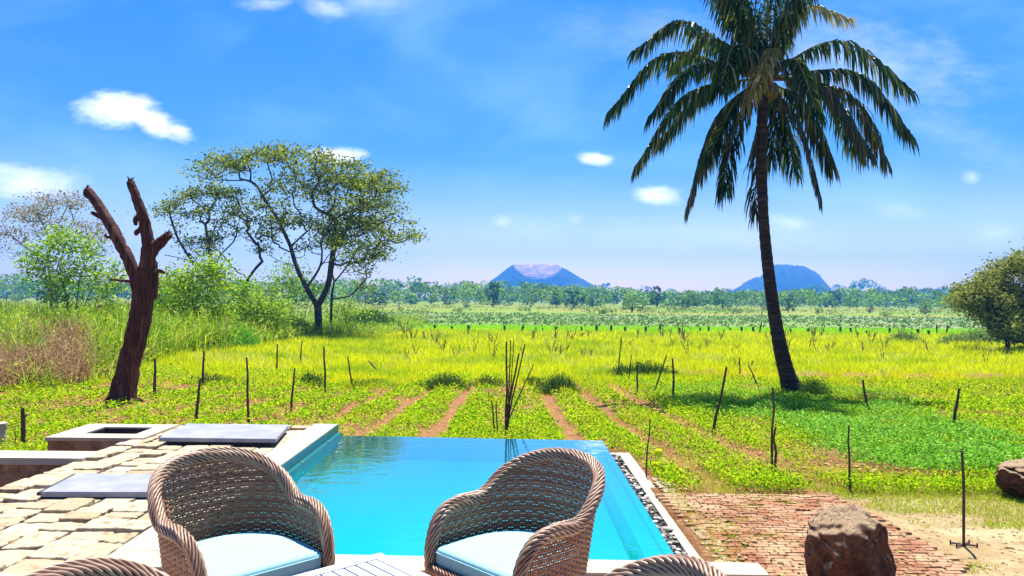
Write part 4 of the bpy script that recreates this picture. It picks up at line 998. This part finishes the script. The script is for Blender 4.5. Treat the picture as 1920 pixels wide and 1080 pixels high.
# 1 crop leaves in beds and right-hand field
crop = leafmat('crop_leaves', [(.03, .09, .004), (.16, .38, .006), (.36, .62, .010), (.66, .74, .02), (.07, .18, .006)], .42, nscale=.45, patch=(.40, .44, .02), pl=.52, ph=.72)
def cropdens(X, Y):
    ph = np.abs(((X + 1.05 + .10 * (fbm(X * 1.1, Y * .9, 5) - .5)) / .93 + .5) % 1 - .5) * .93
    cen = np.round((X + 1.05) / .93); st = np.where(cen == 1, .45, 1.0) * np.clip(1.25 - .0 * X, 0, 1)
    wdt = .01 + .15 * fbm(X * .7, Y * .7, 8)
    d_ = np.clip((ph - wdt) / .10, 0, 1); d_ = 1 - (1 - d_) * st
    d_ = np.where(X < 3.0, d_, 1.0)
    bare = fbm(X * .8 + 9, Y * .8, 12); d_ = d_ * np.clip((bare - .27) / .14, .04, 1) * (.3 + .7 * (vnoise(X * 9, Y * 6, 13) > .36))
    d_ *= np.where((Y > 17) & (Y < 21) & (X < 3), np.clip((fbm(X * .9, Y * .9, 31) - .25) / .2, .25, 1), 1)
    # red bare earth round the dead tree and at the left
    d_ *= 1 - .93 * np.exp(-((X - b0[0] - .1) / 1.3) ** 2 - ((Y - b0[1] + .8) / 1.3) ** 2)
    px, py = project(X, Y, gz0(X, Y))
    soilp = [(1150, 760, 130, 14), (1420, 800, 60, 16), (1440, 850, 90, 12), (1500, 884, 140, 9), (1700, 898, 180, 8), (1270, 860, 60, 14), (1800, 690, 110, 14), (1870, 745, 60, 8), (650, 810, 30, 12), (1395, 770, 40, 10), (1620, 702, 150, 9), (1780, 712, 120, 8), (1450, 870, 120, 8), (1620, 860, 40, 8), (500, 800, 60, 8), (330, 795, 60, 8), (560, 770, 50, 6), (1000, 760, 26, 30), (1240, 700, 80, 6)]
    for cx, cy, rx, ry in soilp: d_ *= 1 - .75 * np.exp(-((px - cx) / rx) ** 2 - ((py - cy) / ry) ** 2)
    return d_
X, Y = frustum_pts(560000, 6.2, 24); k = ~blocked(X, Y); X, Y = X[k], Y[k]
X, Y = scatter(X, Y, cropdens(X, Y)); Hh = np.abs(rng.normal(.05, .035, len(X))) + .05 * (fbm(X * 1.5, Y * 1.5, 17))
P_ = np.stack([X, Y, gz(X, Y) + Hh], -1)
mb = MB(); V, Q = leaves(P_, rng.uniform(.02, .045, len(X)) * np.clip(Y / 10, .8, 1.6), .4, .62); mb.add(V, Q)
tag(mb.build('crop_plants', crop), 'low bright green crop leaves growing in beds and over the field', 'crop plants', kind='stuff')
# 2 feathery blue-green patch right
fern = leafmat('feathery_leaves', [(.02, .10, .006), (.10, .36, .012), (.34, .70, .06), (.05, .20, .01), (.60, .86, .20)], .45)
poly = [(1190, 735), (1260, 722), (1340, 735), (1500, 745), (1660, 745), (1760, 790), (1900, 830), (1960, 870), (1870, 900), (1720, 905), (1640, 890), (1570, 880), (1530, 840), (1440, 800), (1330, 775), (1230, 752)]
X, Y = frustum_pts(420000, 6.3, 20); px, py = project(X, Y, gz0(X, Y)); k = inpoly(px + 60 * (fbm(X * .9, Y * .9, 91) - .5) + rng.normal(0, 14, len(X)), py + 40 * (fbm(X * .7, Y * .7, 92) - .5) + rng.normal(0, 7, len(X)), poly) & ~blocked(X, Y); X, Y = X[k], Y[k]
X, Y = scatter(X, Y, np.clip((fbm(X * 1.0, Y * 1.0, 40) - .22) / .15, .1, 1))
P_ = np.stack([X, Y, gz(X, Y) + .05 + .30 * fbm(X * 2.2, Y * 2.2, 44) * rng.uniform(.3, 1, len(X))], -1)
mb = MB(); V, Q = leaves(P_, rng.uniform(.025, .055, len(X)), .3, .35); mb.add(V, Q)
tag(mb.build('feathery_ground_cover', fern), 'taller feathery blue-green plants under and right of the palm', 'ground cover', kind='stuff')
# 3 grass near: fringe by the brick paving, between the beds and at the right
ngr = leafmat('near_grass', [(.30, .38, .012), (.44, .50, .02), (.20, .34, .012), (.50, .50, .05)], .5)
X, Y = frustum_pts(190000, 5.3, 24); k = ~blocked(X, Y); X, Y = X[k], Y[k]; px, py = project(X, Y, gz0(X, Y))
dn = np.where(X > 1.2, .55, .12) * np.clip((fbm(X * .8, Y * .8, 50) - .28) / .2, .05, 1)
dn = np.where((X > 1.3) & (Y > 6.15) & (Y < 7.2), .95, dn); dn = np.where((X > 2.5) & (Y < 6.15), .9 * np.clip((fbm(X * 1.6, Y * 2.6, 55) - .40) / .1, .0, 1), dn)
dn *= np.where(inpoly(px, py, poly), .15, 1); dn *= 1 - .8 * np.exp(-((X - b0[0]) / 1.5) ** 2 - ((Y - b0[1] + .9) / 1.2) ** 2)
X, Y = scatter(X, Y, dn); P_ = np.stack([X, Y, gz(X, Y) - .01], -1)
hN = rng.uniform(.03, .11, len(X)) * np.where(Y < 6.15, .4, 1.0); V, Q, T = blades(P_, hN, rng.uniform(.004, .009, len(X)) * np.clip(Y / 9, .8, 1.8), .8, 2)
mb = MB(); mb.add(V, Q, T); tag(mb.build('near_grass', ngr), 'short yellow-green grass around the brick paving and between the crops', 'grass', kind='stuff')
# 4 yellow meadow
mea = leafmat('meadow_grass', [(.36, .42, .004), (.72, .76, .006), (.88, .82, .008), (.22, .40, .006)], .5, nscale=.22, patch=(.20, .38, .012), pl=.46, ph=.66)
X, Y = frustum_pts(330000, 17.5, 82, margin=1.05)
ed = 20.5 + 9 * (fbm(X * .45, Y * .4, 60) - .5)
X, Y = scatter(X, Y, (.25 + .75 * (vnoise(X * 22 / Y * 2.2, Y * 4 / np.sqrt(Y) , 66) > .42)) * np.where(Y < ed, .18, np.where((X > 6) & (Y < 27), .12 + .7 * (fbm(X * .6, Y * .4, 61) > .50), 1)))
P_ = np.stack([X, Y, gz(X, Y) - .02], -1)
V, Q, T = blades(P_, rng.uniform(.10, .34, len(X)) * (.7 + .8 * fbm(X * .7, Y * .5, 67)) * (1 + .5 * (Y > 40)), .013 * Y / 18, .5, 2)
mb = MB(); mb.add(V, Q, T); tag(mb.build('meadow_grass', mea), 'yellow meadow grass stretching behind the crop beds', 'grass', kind='stuff')
# green paddy strip
X, Y = frustum_pts(60000, 74, 96, margin=1.05, power=2); X, Y = scatter(X, Y, np.clip((Y - 74 + 5 * (fbm(X * .1, Y * .1, 3) - .5)) / 6, 0, 1))
V, Q, T = blades(np.stack([X, Y, gz(X, Y) - .02], -1), rng.uniform(.2, .45, len(X)), .08, .4, 2)
mb = MB(); mb.add(V, Q, T); tag(mb.build('paddy_grass', leafmat('paddy', [(.20, .50, .008), (.40, .66, .010), (.28, .56, .008)], .5)), 'bright green strip of grass behind the fence row', 'grass', kind='stuff')
# 5 water plants on the pale far field
X, Y = frustum_pts(9000, 92, 175, margin=1.1, power=2); X, Y = scatter(X, Y, np.clip((fbm(X * .05, Y * .12, 70) - .2) / .3, .15, 1) * (.5 + .5 * (X > -30)))
P_ = np.stack([X, Y, gz(X, Y) + .15], -1); P_ = np.repeat(P_, 3, 0) + rng.normal(0, .22, (len(X) * 3, 3)) * [1, 1, .35]
V, Q = leaves(P_, rng.uniform(.25, .5, len(P_)), .3, .7)
mb = MB(); mb.add(V, Q); tag(mb.build('water_plants', leafmat('water_plant', [(.04, .13, .03), (.12, .26, .05), (.25, .36, .08)], .3)), 'dark dots of leafy water plants over the pale far field', 'water plants', kind='stuff')
# 6 tall grass bank left
tall = leafmat('tall_grass', [(.06, .15, .005), (.34, .54, .008), (.60, .70, .02), (.04, .10, .004), (.22, .42, .008), (.76, .70, .24)], .45, nscale=.30, patch=(.12, .28, .02), pl=.50, ph=.64)
px = rng.uniform(-60, 800, 66000); py = 592 + (745 - 592) * rng.uniform(0, 1, 66000) ** 1.0
lim = np.interp(px, [-60, 0, 150, 330, 420, 560, 640, 730, 800], [745, 735, 720, 660, 655, 640, 634, 628, 618]); k = py < lim; px, py = px[k], py[k]
G = np.array([ground(a_, b_) for a_, b_ in zip(px[::6], py[::6])]); jj = np.repeat(np.arange(len(G)), 6)
P_ = G[jj] + rng.normal(0, 1, (len(jj), 3)) * np.array([.25, .5, 0]); P_[:, 2] = gz(P_[:, 0], P_[:, 1]) - .03
ppx, _ = project(P_[:, 0], P_[:, 1], P_[:, 2])
hh = np.interp(ppx, [-60, 100, 250, 420, 500, 560, 700, 800], [1.45, 1.35, 1.5, 1.1, .8, .75, .6, .4]) * rng.uniform(.45, 1.05, len(P_)) * (.75 + .6 * fbm(P_[:, 0] * .5, P_[:, 1] * .3, 80)) * np.clip(P_[:, 1] / 24, .6, 2.0)
brn = (fbm(P_[:, 0] * .5 + 4, P_[:, 1] * .3, 90) > .40) & (P_[:, 1] < 27) & (ppx < 170)
brn |= (rng.uniform(0, 1, len(P_)) < .05)
for nm_, kk, mt_, lb in (('tall_grass', ~brn, tall, 'bank of tall yellow-green grass behind the dead tree'), ('dry_grass', brn, leafmat('dry_blades', [(.22, .09, .04), (.42, .26, .12), (.52, .40, .20), (.14, .06, .03)], .35), 'patches of reddish brown dry grass at the left edge')):
    mb = MB(); Pk = P_[kk]; V, Q, T = blades(Pk, hh[kk], .048 * np.clip(Pk[:, 1] / 24, .7, 2.0), .65, 4, .8); mb.add(V, Q, T)
    nq = len(Pk) * 2; qi = rng.integers(0, len(Pk), nq); Lq = Pk[qi] + np.stack([rng.normal(0, .12, nq), rng.normal(0, .12, nq), hh[kk][qi] * rng.uniform(.15, .85, nq)], -1)
    V, Q = leaves(Lq, rng.uniform(.06, .13, nq) * np.clip(Lq[:, 1] / 24, .8, 2), .2, .45); mb.add(V, Q)
    tag(mb.build(nm_, mt_), lb, 'grass', kind='stuff')
# 7 weed clumps
weedm = leafmat('shaded_weed', [(.02, .07, .015), (.05, .14, .02), (.09, .20, .03), (.10, .12, .04)], .25)  # shaded side of the taller grass put into the dark blade colour

def weed(name, px, py, wpx, hpx, nb, label, mt_=weedm, group=None, dep=.5, cat='weeds', lean=.5, wd=.014):
    p = ground(px, py); sc_ = p[1] / F; g_ = np.random.default_rng(int(px))
    W_ = wpx * sc_ / 2; X = g_.normal(0, W_ * .5, nb); Y = g_.normal(0, dep * .4, nb); X = np.clip(X, -W_, W_)
    h_ = hpx * sc_ * (1 - .55 * (np.abs(X) / W_) ** 2) * g_.uniform(.45, 1.1, nb)
    P_ = np.stack([X, Y, gz(X + p[0], Y + p[1]) - p[2] - .02], -1)
    mb = MB(); V, Q, T = blades(P_, h_, wd * max(1, p[1] / 18), lean, 3, .7, g_); mb.add(V, Q, T)
    nl_ = nb; L_ = P_[:nl_] + np.stack([g_.normal(0, .05, nl_), g_.normal(0, .05, nl_), h_[:nl_] * g_.uniform(.1, .9, nl_)], -1)
    V, Q = leaves(L_, g_.uniform(.04, .08, nl_) * p[1] / 18, .3, .5, g_); mb.add(V, Q)
    o = mb.build(name, mt_); o.location = tuple(p); return tag(o, label, cat, group)
weed('weed_clump', 400, 720, 110, 22, 700, 'dark weeds along the upper edge of the left crop field')
weed('weed_clump', 583, 722, 50, 30, 500, 'dark weed tuft left of the tall stake, left centre')
weed('weed_clump', 690, 725, 110, 18, 600, 'low dark weeds at the head of the left furrows')
weed('weed_clump', 835, 727, 90, 34, 800, 'dark bushy weeds left of the pole bunch')
weed('weed_clump', 915, 724, 70, 24, 400, 'small dark weeds right behind the pole bunch')
weed('weed_clump', 1045, 733, 80, 40, 900, 'dark green weed tussock right of the pole bunch')
weed('weed_clump', 1000, 722, 46, 20, 520, 'little dark weeds between pole bunch and the right tussock')
weed('reed_patch', 1210, 706, 120, 34, 1100, 'long dark green reed patch behind a row of stakes')
weed('reed_patch', 1165, 704, 44, 26, 350, 'dark reeds at the left end of the reed row')
weed('palm_weeds', 1525, 745, 60, 46, 700, 'dark green weeds growing at the foot of the palm', cat='weeds')
weed('green_tussock', 545, 632, 90, 44, 1500, 'dark green tussock left of the forked trunk', wd=.02, dep=2)
weed('green_tussock', 690, 615, 110, 40, 1500, 'dark green tussock right of the forked trunk', wd=.02, dep=2)
weed('green_tussock', 445, 650, 60, 46, 1200, 'fresh green tussock in front of the leaning tree', mt_=leafmat('green_blades', [(.05, .22, .02), (.14, .40, .03), (.09, .30, .03)], .45), wd=.02, dep=1.5)
weed('green_tussock', 1850, 645, 170, 34, 1300, 'green weeds at the foot of the right edge tree', mt_=leafmat('weedy_green', [(.05, .16, .02), (.14, .28, .04), (.34, .36, .16)], .4), wd=.02, dep=1.5)
weed('green_tussock', 1300 + 395, 642, 60, 26, 400, 'thin reeds on the right of the distant fence row', mt_=MATS['weedy_green'], wd=.015, dep=1.0)
# dry twiggy stems in the meadow
g9 = np.random.default_rng(77)
mb = MB()
spots = [(x + g9.normal(0, 6), y) for x, y in [(995, 640), (1000, 632), (1055, 640), (1070, 640), (1290, 655), (1310, 660), (1330, 655), (1375, 690), (1390, 660), (1560, 660), (1480, 655), (1650, 655), (1725, 655), (1730, 650), (1800, 665), (1798, 650), (1345, 640), (770, 640), (760, 632), (1100, 635), (1180, 650), (1230, 648), (1850, 680), (1620, 640), (1460, 690), (1415, 700), (1410, 690)]]
spots += [(g9.uniform(740, 1900), g9.uniform(628, 672)) for _ in range(60)]
for x, y in spots:
    p = ground(x, y); hgt = g9.uniform(10, 34) / F * p[1]; 
    for _ in range(int(g9.integers(2, 6))):
        a_ = g9.uniform(0, 2 * PI); e = p + np.array([math.cos(a_) * .35 * hgt, math.sin(a_) * .35 * hgt, hgt * g9.uniform(.6, 1)])
        q_ = (p + e) / 2 + g9.normal(0, .05, 3) * hgt; C = curve([p - [0, 0, .05], q_, e], 6); tube(mb, C, np.linspace(.014, .006, 6) * p[1] / 26, 4, cap=False)
        for _k in range(3): 
            s_ = C[g9.integers(2, 5)]; tube(mb, [s_, s_ + np.array([g9.normal(0, .12), g9.normal(0, .1), abs(g9.normal(.12, .06))]) * hgt * 1.2], [.006 * p[1] / 26, .003 * p[1] / 26], 3, cap=False)
tag(mb.build('dry_stems', surf('dry_stem', (.24, .15, .07), (.14, .09, .04), rough=.9)), 'thin dry twiggy weed stems standing in the meadow grass', 'dry stems', kind='stuff')
# litter and clods on bare soil
mb = MB()
X, Y = frustum_pts(9000, 6.3, 20); k = ~blocked(X, Y); X, Y = X[k], Y[k]
for x, y in zip(X[:5200], Y[:5200]): blob(mb, (x, y, float(gz(x, y)) + .004), g9.uniform(.008, .028), g9, seg=5, ring=4, sq=(1, 1, .7), rough=.25)
tag(mb.build('soil_clods', islmat('clods', [(.26, .11, .05), (.38, .20, .09), (.50, .34, .18)], rough=.95)), 'small reddish clods of soil in the bare furrows', 'soil clods', kind='stuff')

mb = MB()
for i in range(1500):
    x = g9.uniform(1.28, 5.2); y = g9.uniform(4.1, 6.5); z = -.133 if (1.36 < x < 2.7 and y < 6.15) else -.149
    blob(mb, (x, y, z), g9.uniform(.003, .012) * (2.2 if g9.random() < .06 else 1), g9, seg=5, ring=4, sq=(1.3, 1, .5), rough=.25)
tag(mb.build('dry_litter', islmat('litter', [(.40, .30, .16), (.26, .16, .08), (.14, .08, .04), (.34, .30, .10)], rough=.95)), 'dry crumbs and small stones scattered over brick paving and sand', 'litter', kind='stuff')
mb = MB(); X = rng.uniform(1.27, 5.5, 60000); Y = rng.uniform(4.05, 6.4, 60000); X, Y = scatter(X, Y, np.where(X < 1.42, .6, np.where(X < 2.7, .5 * np.clip((fbm(X * 2.2, Y * 3, 97) - .60) / .06, 0, 1), np.clip((fbm(X * 1.3, Y * 2.4, 98) - .44) / .08, 0, 1) * .9)))
V, Q, T = blades(np.stack([X, Y, np.full(len(X), -.152)], -1), rng.uniform(.012, .05, len(X)), .0055, .9, 2); mb.add(V, Q, T)
tag(mb.build('paving_weeds', ngr), 'low grass patches on the sand and between the bricks', 'grass', kind='stuff')

# ------------------------------------------------------------------ far trees
farm = {'dark': leafmat('far_dark', [(.02, .065, .02), (.04, .10, .025), (.06, .13, .03)], .2), 'mid': leafmat('far_mid', [(.07, .18, .03), (.13, .28, .04), (.18, .32, .05)], .25),
        'bright': leafmat('far_bright', [(.14, .28, .03), (.22, .36, .04), (.10, .22, .03)], .3), 'pale': leafmat('far_pale', [(.16, .26, .08), (.26, .36, .12), (.12, .20, .06)], .25), 'brown': leafmat('far_brown', [(.16, .12, .07), (.20, .15, .09), (.11, .10, .05)], .2)}
PROTO = {}
def far_crown(seed, nb, nleaf, S):
    g_ = np.random.default_rng(seed); C_ = []
    for _ in range(nb):
        a_ = g_.uniform(0, 2 * PI); q = g_.uniform(0, 1) ** .5; z = g_.uniform(.12, 1); w_ = .5 * (1 - ((z - .55) / .62) ** 2) ** .5 if abs(z - .55) < .62 else .1
        C_.append((math.cos(a_) * q * w_, math.sin(a_) * q * w_, z * .88))
    C_ = np.array(C_); R_ = .085
    v_ = g_.normal(size=(nb * nleaf, 3)); v_ /= np.linalg.norm(v_, axis=1)[:, None]; P_ = np.repeat(C_, nleaf, 0) + v_ * R_ * g_.uniform(.6, 1.2, (nb * nleaf, 1)) * [1, 1, .8]
    return leaves(P_, g_.uniform(S * .7, S * 1.3, len(P_)), .5, .8, g_)
def make_far(kind, seed):
    t_ = bpy.data.objects.new('far_tree', None); col.objects.link(t_)
    mb = MB(); V, Q = far_crown(seed, 46, 34, .055); mb.add(V, Q); mb.build('crown', farm[kind], t_)
    mb = MB(); tube(mb, [(0, 0, -.05), (.01, 0, .2), (-.01, 0, .45)], [.035, .03, .02], 7)
    for a_ in (0.3, 2.2, 4.4): tube(mb, [(0, 0, .25), (math.cos(a_) * .2, math.sin(a_) * .2, .5)], [.02, .008], 5)
    mb.build('trunk', twig, t_); return t_
adj = {'dark': 'dark green', 'mid': 'mid green', 'bright': 'bright yellow-green', 'pale': 'pale grey-green', 'brown': 'brownish'}
FT = [(685, 574, 40, 40, 'pale'), (712, 577, 26, 36, 'dark'), (660, 572, 34, 36, 'bright'), (875, 579, 17, 14, 'mid'), (925, 576, 44, 28, 'dark'), (785, 566, 34, 36, 'pale'), (808, 571, 28, 32, 'mid'), (850, 566, 34, 40, 'mid'),
      (1043, 575, 28, 22, 'dark'), (1075, 578, 34, 40, 'dark'), (1112, 577, 34, 34, 'mid'), (1092, 571, 30, 30, 'dark'), (1185, 585, 34, 46, 'bright'), (1232, 576, 36, 28, 'dark'), (1210, 558, 26, 20, 'dark'), (1135, 562, 30, 24, 'dark'), (1155, 568, 22, 24, 'pale'), (1290, 577, 34, 48, 'bright'), (1355, 578, 34, 46, 'mid'),
      (1325, 572, 26, 40, 'mid'), (1368, 556, 20, 16, 'dark'), (1478, 584, 28, 26, 'dark'), (1560, 574, 28, 34, 'dark'), (1530, 566, 34, 40, 'mid'), (1495, 566, 30, 30, 'mid'), (1632, 585, 15, 15, 'brown'), (1600, 572, 30, 40, 'mid'), (1560, 560, 28, 60, 'pale'), (1625, 566, 40, 60, 'mid'), (1685, 574, 30, 36, 'pale'), (1740, 570, 38, 34, 'dark'), (1765, 573, 40, 30, 'mid'), (1735, 587, 30, 24, 'pale'), (1710, 570, 26, 34, 'mid'),
      (770, 573, 18, 22, 'mid'), (838, 574, 14, 18, 'dark'), (900, 570, 32, 34, 'pale'), (960, 570, 24, 30, 'mid'), (985, 566, 34, 36, 'mid'), (1015, 568, 28, 34, 'mid'), (745, 567, 28, 34, 'mid'), (725, 560, 30, 34, 'mid'), (1262, 566, 26, 34, 'mid'), (1405, 572, 16, 22, 'pale'), (1440, 568, 24, 30, 'mid'),
      (1535, 586, 10, 16, 'bright'), (1385, 586, 8, 16, 'mid'), (1130, 588, 9, 22, 'bright'), (985, 583, 7, 26, 'bright'), (860, 585, 8, 24, 'bright'), (1660, 590, 9, 24, 'mid'),
      (12, 568, 30, 34, 'pale'), (40, 567, 34, 36, 'mid'), (70, 568, 36, 32, 'dark'), (30, 570, 18, 22, 'pale'), (-20, 566, 30, 34, 'mid'), (100, 566, 36, 36, 'mid'), (240, 566, 36, 36, 'mid')]
g10 = np.random.default_rng(5)
cnt = {}; FT.sort(); first = {}
tot = {k: sum(1 for f in FT if f[4] == k) for k in adj}
for (x, y, h_, w_, kind) in FT:
    y = y + (x - 960) * .0087 * .5; p = ground(x, max(y, 562 + (x - 960) * .0087)); s_ = p[1] / F
    i = cnt.get(kind, 0); cnt[kind] = i + 1; v = (kind, i % 2)
    if v not in first: t_ = make_far(kind, 100 + len(first)); first[v] = t_
    else: t_ = copy_tree(first[v])
    t_.location = tuple(p); t_.scale = (w_ * s_ * 1.02, w_ * s_ * 1.02, h_ * s_ * g10.uniform(.95, 1.3)); t_.rotation_euler.z = g10.uniform(0, 6.28)
    tag(t_, f'{adj[kind]} {"shrub" if h_ < 12 else "tree"} before the far wood, {nth(i)} from the left of the {adj[kind]} ones', 'shrub' if h_ < 12 else 'tree', 'trees in front of the far wood')
# the wood behind them
mb = MB(); C_ = []; S_ = []
for i in range(1500):
    x = g10.uniform(-200, 2150); top = np.interp(x, [-200, 0, 90, 300, 660, 700, 840, 960, 1100, 1230, 1350, 1480, 1560, 1640, 1760, 2150], [512, 514, 520, 528, 522, 523, 528, 531, 537, 544, 547, 543, 540, 543, 541, 540])
    D_ = g10.uniform(300, 720); f_ = g10.uniform(0, 1) ** .6
    hor = 559 + (x - 960) * .0087; yb = hor + 3.65 / D_ * F; ycr = yb + (top - yb) * f_ * (.70 + .52 * float(fbm(np.array(x * .035), np.array(D_ * .02), 6)))
    c_ = at_d(x, ycr, D_); r_ = g10.uniform(2.0, 4.4) * D_ / 500; c_[2] -= r_ * .5; C_.append(c_); S_.append(r_)
C_ = np.array(C_); S_ = np.array(S_); nl = 70
v_ = g10.normal(size=(len(C_) * nl, 3)); v_ /= np.linalg.norm(v_, axis=1)[:, None]
P_ = np.repeat(C_, nl, 0) + v_ * np.repeat(S_, nl)[:, None] * g10.uniform(.7, 1.1, (len(v_), 1)) * [1.2, 1.2, .85]
V, Q = leaves(P_, np.repeat(S_, nl) * g10.uniform(.32, .6, len(P_)), .55, .8, g10); mb.add(V, Q)
tag(mb.build('far_wood', leafmat('wood_leaves', [(.05, .15, .012), (.18, .36, .02), (.40, .54, .04), (.10, .24, .02)], .2, nscale=.03, patch=(.03, .10, .03), pl=.48, ph=.6)), 'hazy green wood along the far side of the fields', 'woodland', kind='stuff')
# low bushes and banks between field and wood
mb = MB(); X, Y = frustum_pts(900, 165, 300, margin=1.1, power=2); C_ = np.stack([X, Y, gz(X, Y) + .3], -1); r_ = g10.uniform(.4, 1.3, len(X)); kk = fbm(X * .03, Y * .05, 9) > .42; C_, r_ = C_[kk], r_[kk]
P_ = np.repeat(C_, 26, 0) + g10.normal(size=(len(C_) * 26, 3)) * np.repeat(r_, 26)[:, None] * [1.2, 1, .45]
V, Q = leaves(P_, np.repeat(r_, 26) * g10.uniform(.35, .7, len(P_)), .5, .8, g10); mb.add(V, Q)
tag(mb.build('far_scrub', leafmat('scrub', [(.08, .18, .03), (.20, .30, .05), (.34, .36, .08), (.05, .12, .03)], .25)), 'low scrub dotted over the bank before the wood', 'scrub', kind='stuff')

# ------------------------------------------------------------------ mountains
mt, nn = newmat('mountain_rock')
g = nn.node('ShaderNodeNewGeometry'); sx = nn.node('ShaderNodeSeparateXYZ'); nn.put(sx.inputs[0], g.outputs['Normal'])
tcm = nn.node('ShaderNodeTexCoord'); so = nn.node('ShaderNodeSeparateXYZ'); nn.put(so.inputs[0], tcm.outputs['Object'])
edge_ = nn.m('MULTIPLY', nn.m('POWER', nn.m('DIVIDE', nn.m('ABSOLUTE', nn.m('ADD', so.outputs[0], 14.0)), 78.0), 2.5), 44.0)
edge_ = nn.m('ADD', nn.m('ADD', edge_, 56.0), nn.m('MULTIPLY', nn.noise(tcm.outputs['Object'], .03, 4, .6), 12.0))
f = nn.step(nn.m('SUBTRACT', so.outputs[2], edge_), -9, 9)
c = nn.mix(f, (.012, .03, .02), nn.mix(nn.step(nn.noise(nn.mapping(tcm.outputs['Object'], (1, 1, .15)), .05, 4, .6), .4, .6), (.62, .40, .34), (.42, .26, .22)))
b = nn.node('ShaderNodeBsdfPrincipled'); nn.put(b.inputs[0], c); b.inputs['Roughness'].default_value = .95; nn.put(b.inputs['Normal'], nn.bump(nn.noise(tcm.outputs['Object'], .05, 5, .6), 1, 8)); finish(nn, b.outputs[0])
mtg, nn = newmat('mountain_forest')
tcm = nn.node('ShaderNodeTexCoord'); b = nn.node('ShaderNodeBsdfPrincipled'); nn.put(b.inputs[0], nn.mix(nn.step(nn.noise(tcm.outputs['Object'], .03, 4, .6), .4, .6), (.008, .022, .015), (.02, .04, .025))); b.inputs['Roughness'].default_value = .95; finish(nn, b.outputs[0])
def mountain(name, prof, D, depth, mat_, label, jag=.02, cliff=0):
    xs_ = np.array([p_[0] for p_ in prof], float); hs2 = np.array([(559 + (p_[0] - 960) * .0087 - p_[1]) * D / F + 4 for p_ in prof])
    nx_, nyy = 160, 60; xx = np.linspace(xs_[0], xs_[-1], nx_); vv = np.linspace(-1, 1, nyy)
    XX, VV = np.meshgrid(xx, vv); Hm = np.interp(XX, xs_, hs2); mx = hs2.max()
    shp = np.clip(1 - np.abs(VV) ** 1.7, 0, 1) ** (.8 if cliff == 0 else .62)
    gul = 1 + .10 * (fbm(XX * .06, VV * 3, 4) - .5) * (np.abs(VV) > .25)
    H2 = np.minimum(Hm * gul, mx * 1.02) * shp
    if cliff: H2 = np.minimum(Hm, mx) * np.clip((1 - np.abs(VV)) * 2.2, 0, 1) ** .55 * (1 + .03 * (fbm(XX * .2, VV * 5, 2) - .5))
    H2 = H2 + jag * mx * (fbm(XX * .35, VV * 6, 5) - .5 + .3 * (vnoise(XX * .9, VV * 20, 8) - .5)) * (H2 > .15 * mx)
    Xw = (XX - 960) / F * D; Yw = D + VV * depth
    V = np.stack([Xw, Yw, H2 - 3.0], -1); ii = np.arange(nx_ * nyy).reshape(nyy, nx_)
    mb = MB(); mb.add(V, np.stack([ii[:-1, :-1], ii[:-1, 1:], ii[1:, 1:], ii[1:, :-1]], -1).reshape(-1, 4)); ctr = (float(Xw.mean()), D, -2.2)
    o = mb.build(name, mat_, smooth=True, origin=ctr); return tag(o, label, 'mountain', kind='structure')
mountain('mesa', [(905, 545), (918, 530), (935, 518), (955, 502), (962, 498), (1000, 496), (1045, 498), (1052, 505), (1062, 509), (1085, 523), (1105, 534), (1125, 548)], 2300, 170, mt, 'flat-topped mountain with pale cliff face', cliff=1)
mountain('rock_hill', [(1372, 550), (1385, 540), (1400, 530), (1415, 521), (1430, 520), (1438, 507), (1452, 497), (1475, 496), (1505, 500), (1518, 506), (1527, 516), (1531, 530), (1534, 542), (1542, 554)], 2200, 150, mtg, 'dark blue dome-shaped rock mountain behind the palm', jag=.09)
mountain('far_hills', [(1560, 556), (1640, 548), (1700, 545), (1760, 541), (1800, 540), (1860, 543), (2000, 556)], 2420, 170, mtg, 'faint low hills at the right horizon')
mountain('far_hills', [(-300, 560), (-100, 548), (60, 545), (200, 548), (420, 556), (600, 562)], 2420, 170, mtg, 'faint low hills at the left horizon')

# ------------------------------------------------------------------ haze
mt, nn = newmat('haze')
v = nn.node('ShaderNodeVolumePrincipled'); v.inputs['Color'].default_value = (.05, .34, 1.0, 1); v.inputs['Density'].default_value = 0.0004; v.inputs['Anisotropy'].default_value = 0.2
o_ = nn.node('ShaderNodeOutputMaterial'); nn.nt.links.new(v.outputs[0], o_.inputs['Volume'])
mb = MB(); box(mb, -3000, 3000, -1500, 2660, -4, 165); tag(mb.build('haze', mt), 'thin pale blue haze over fields and far mountains', 'haze', kind='stuff')
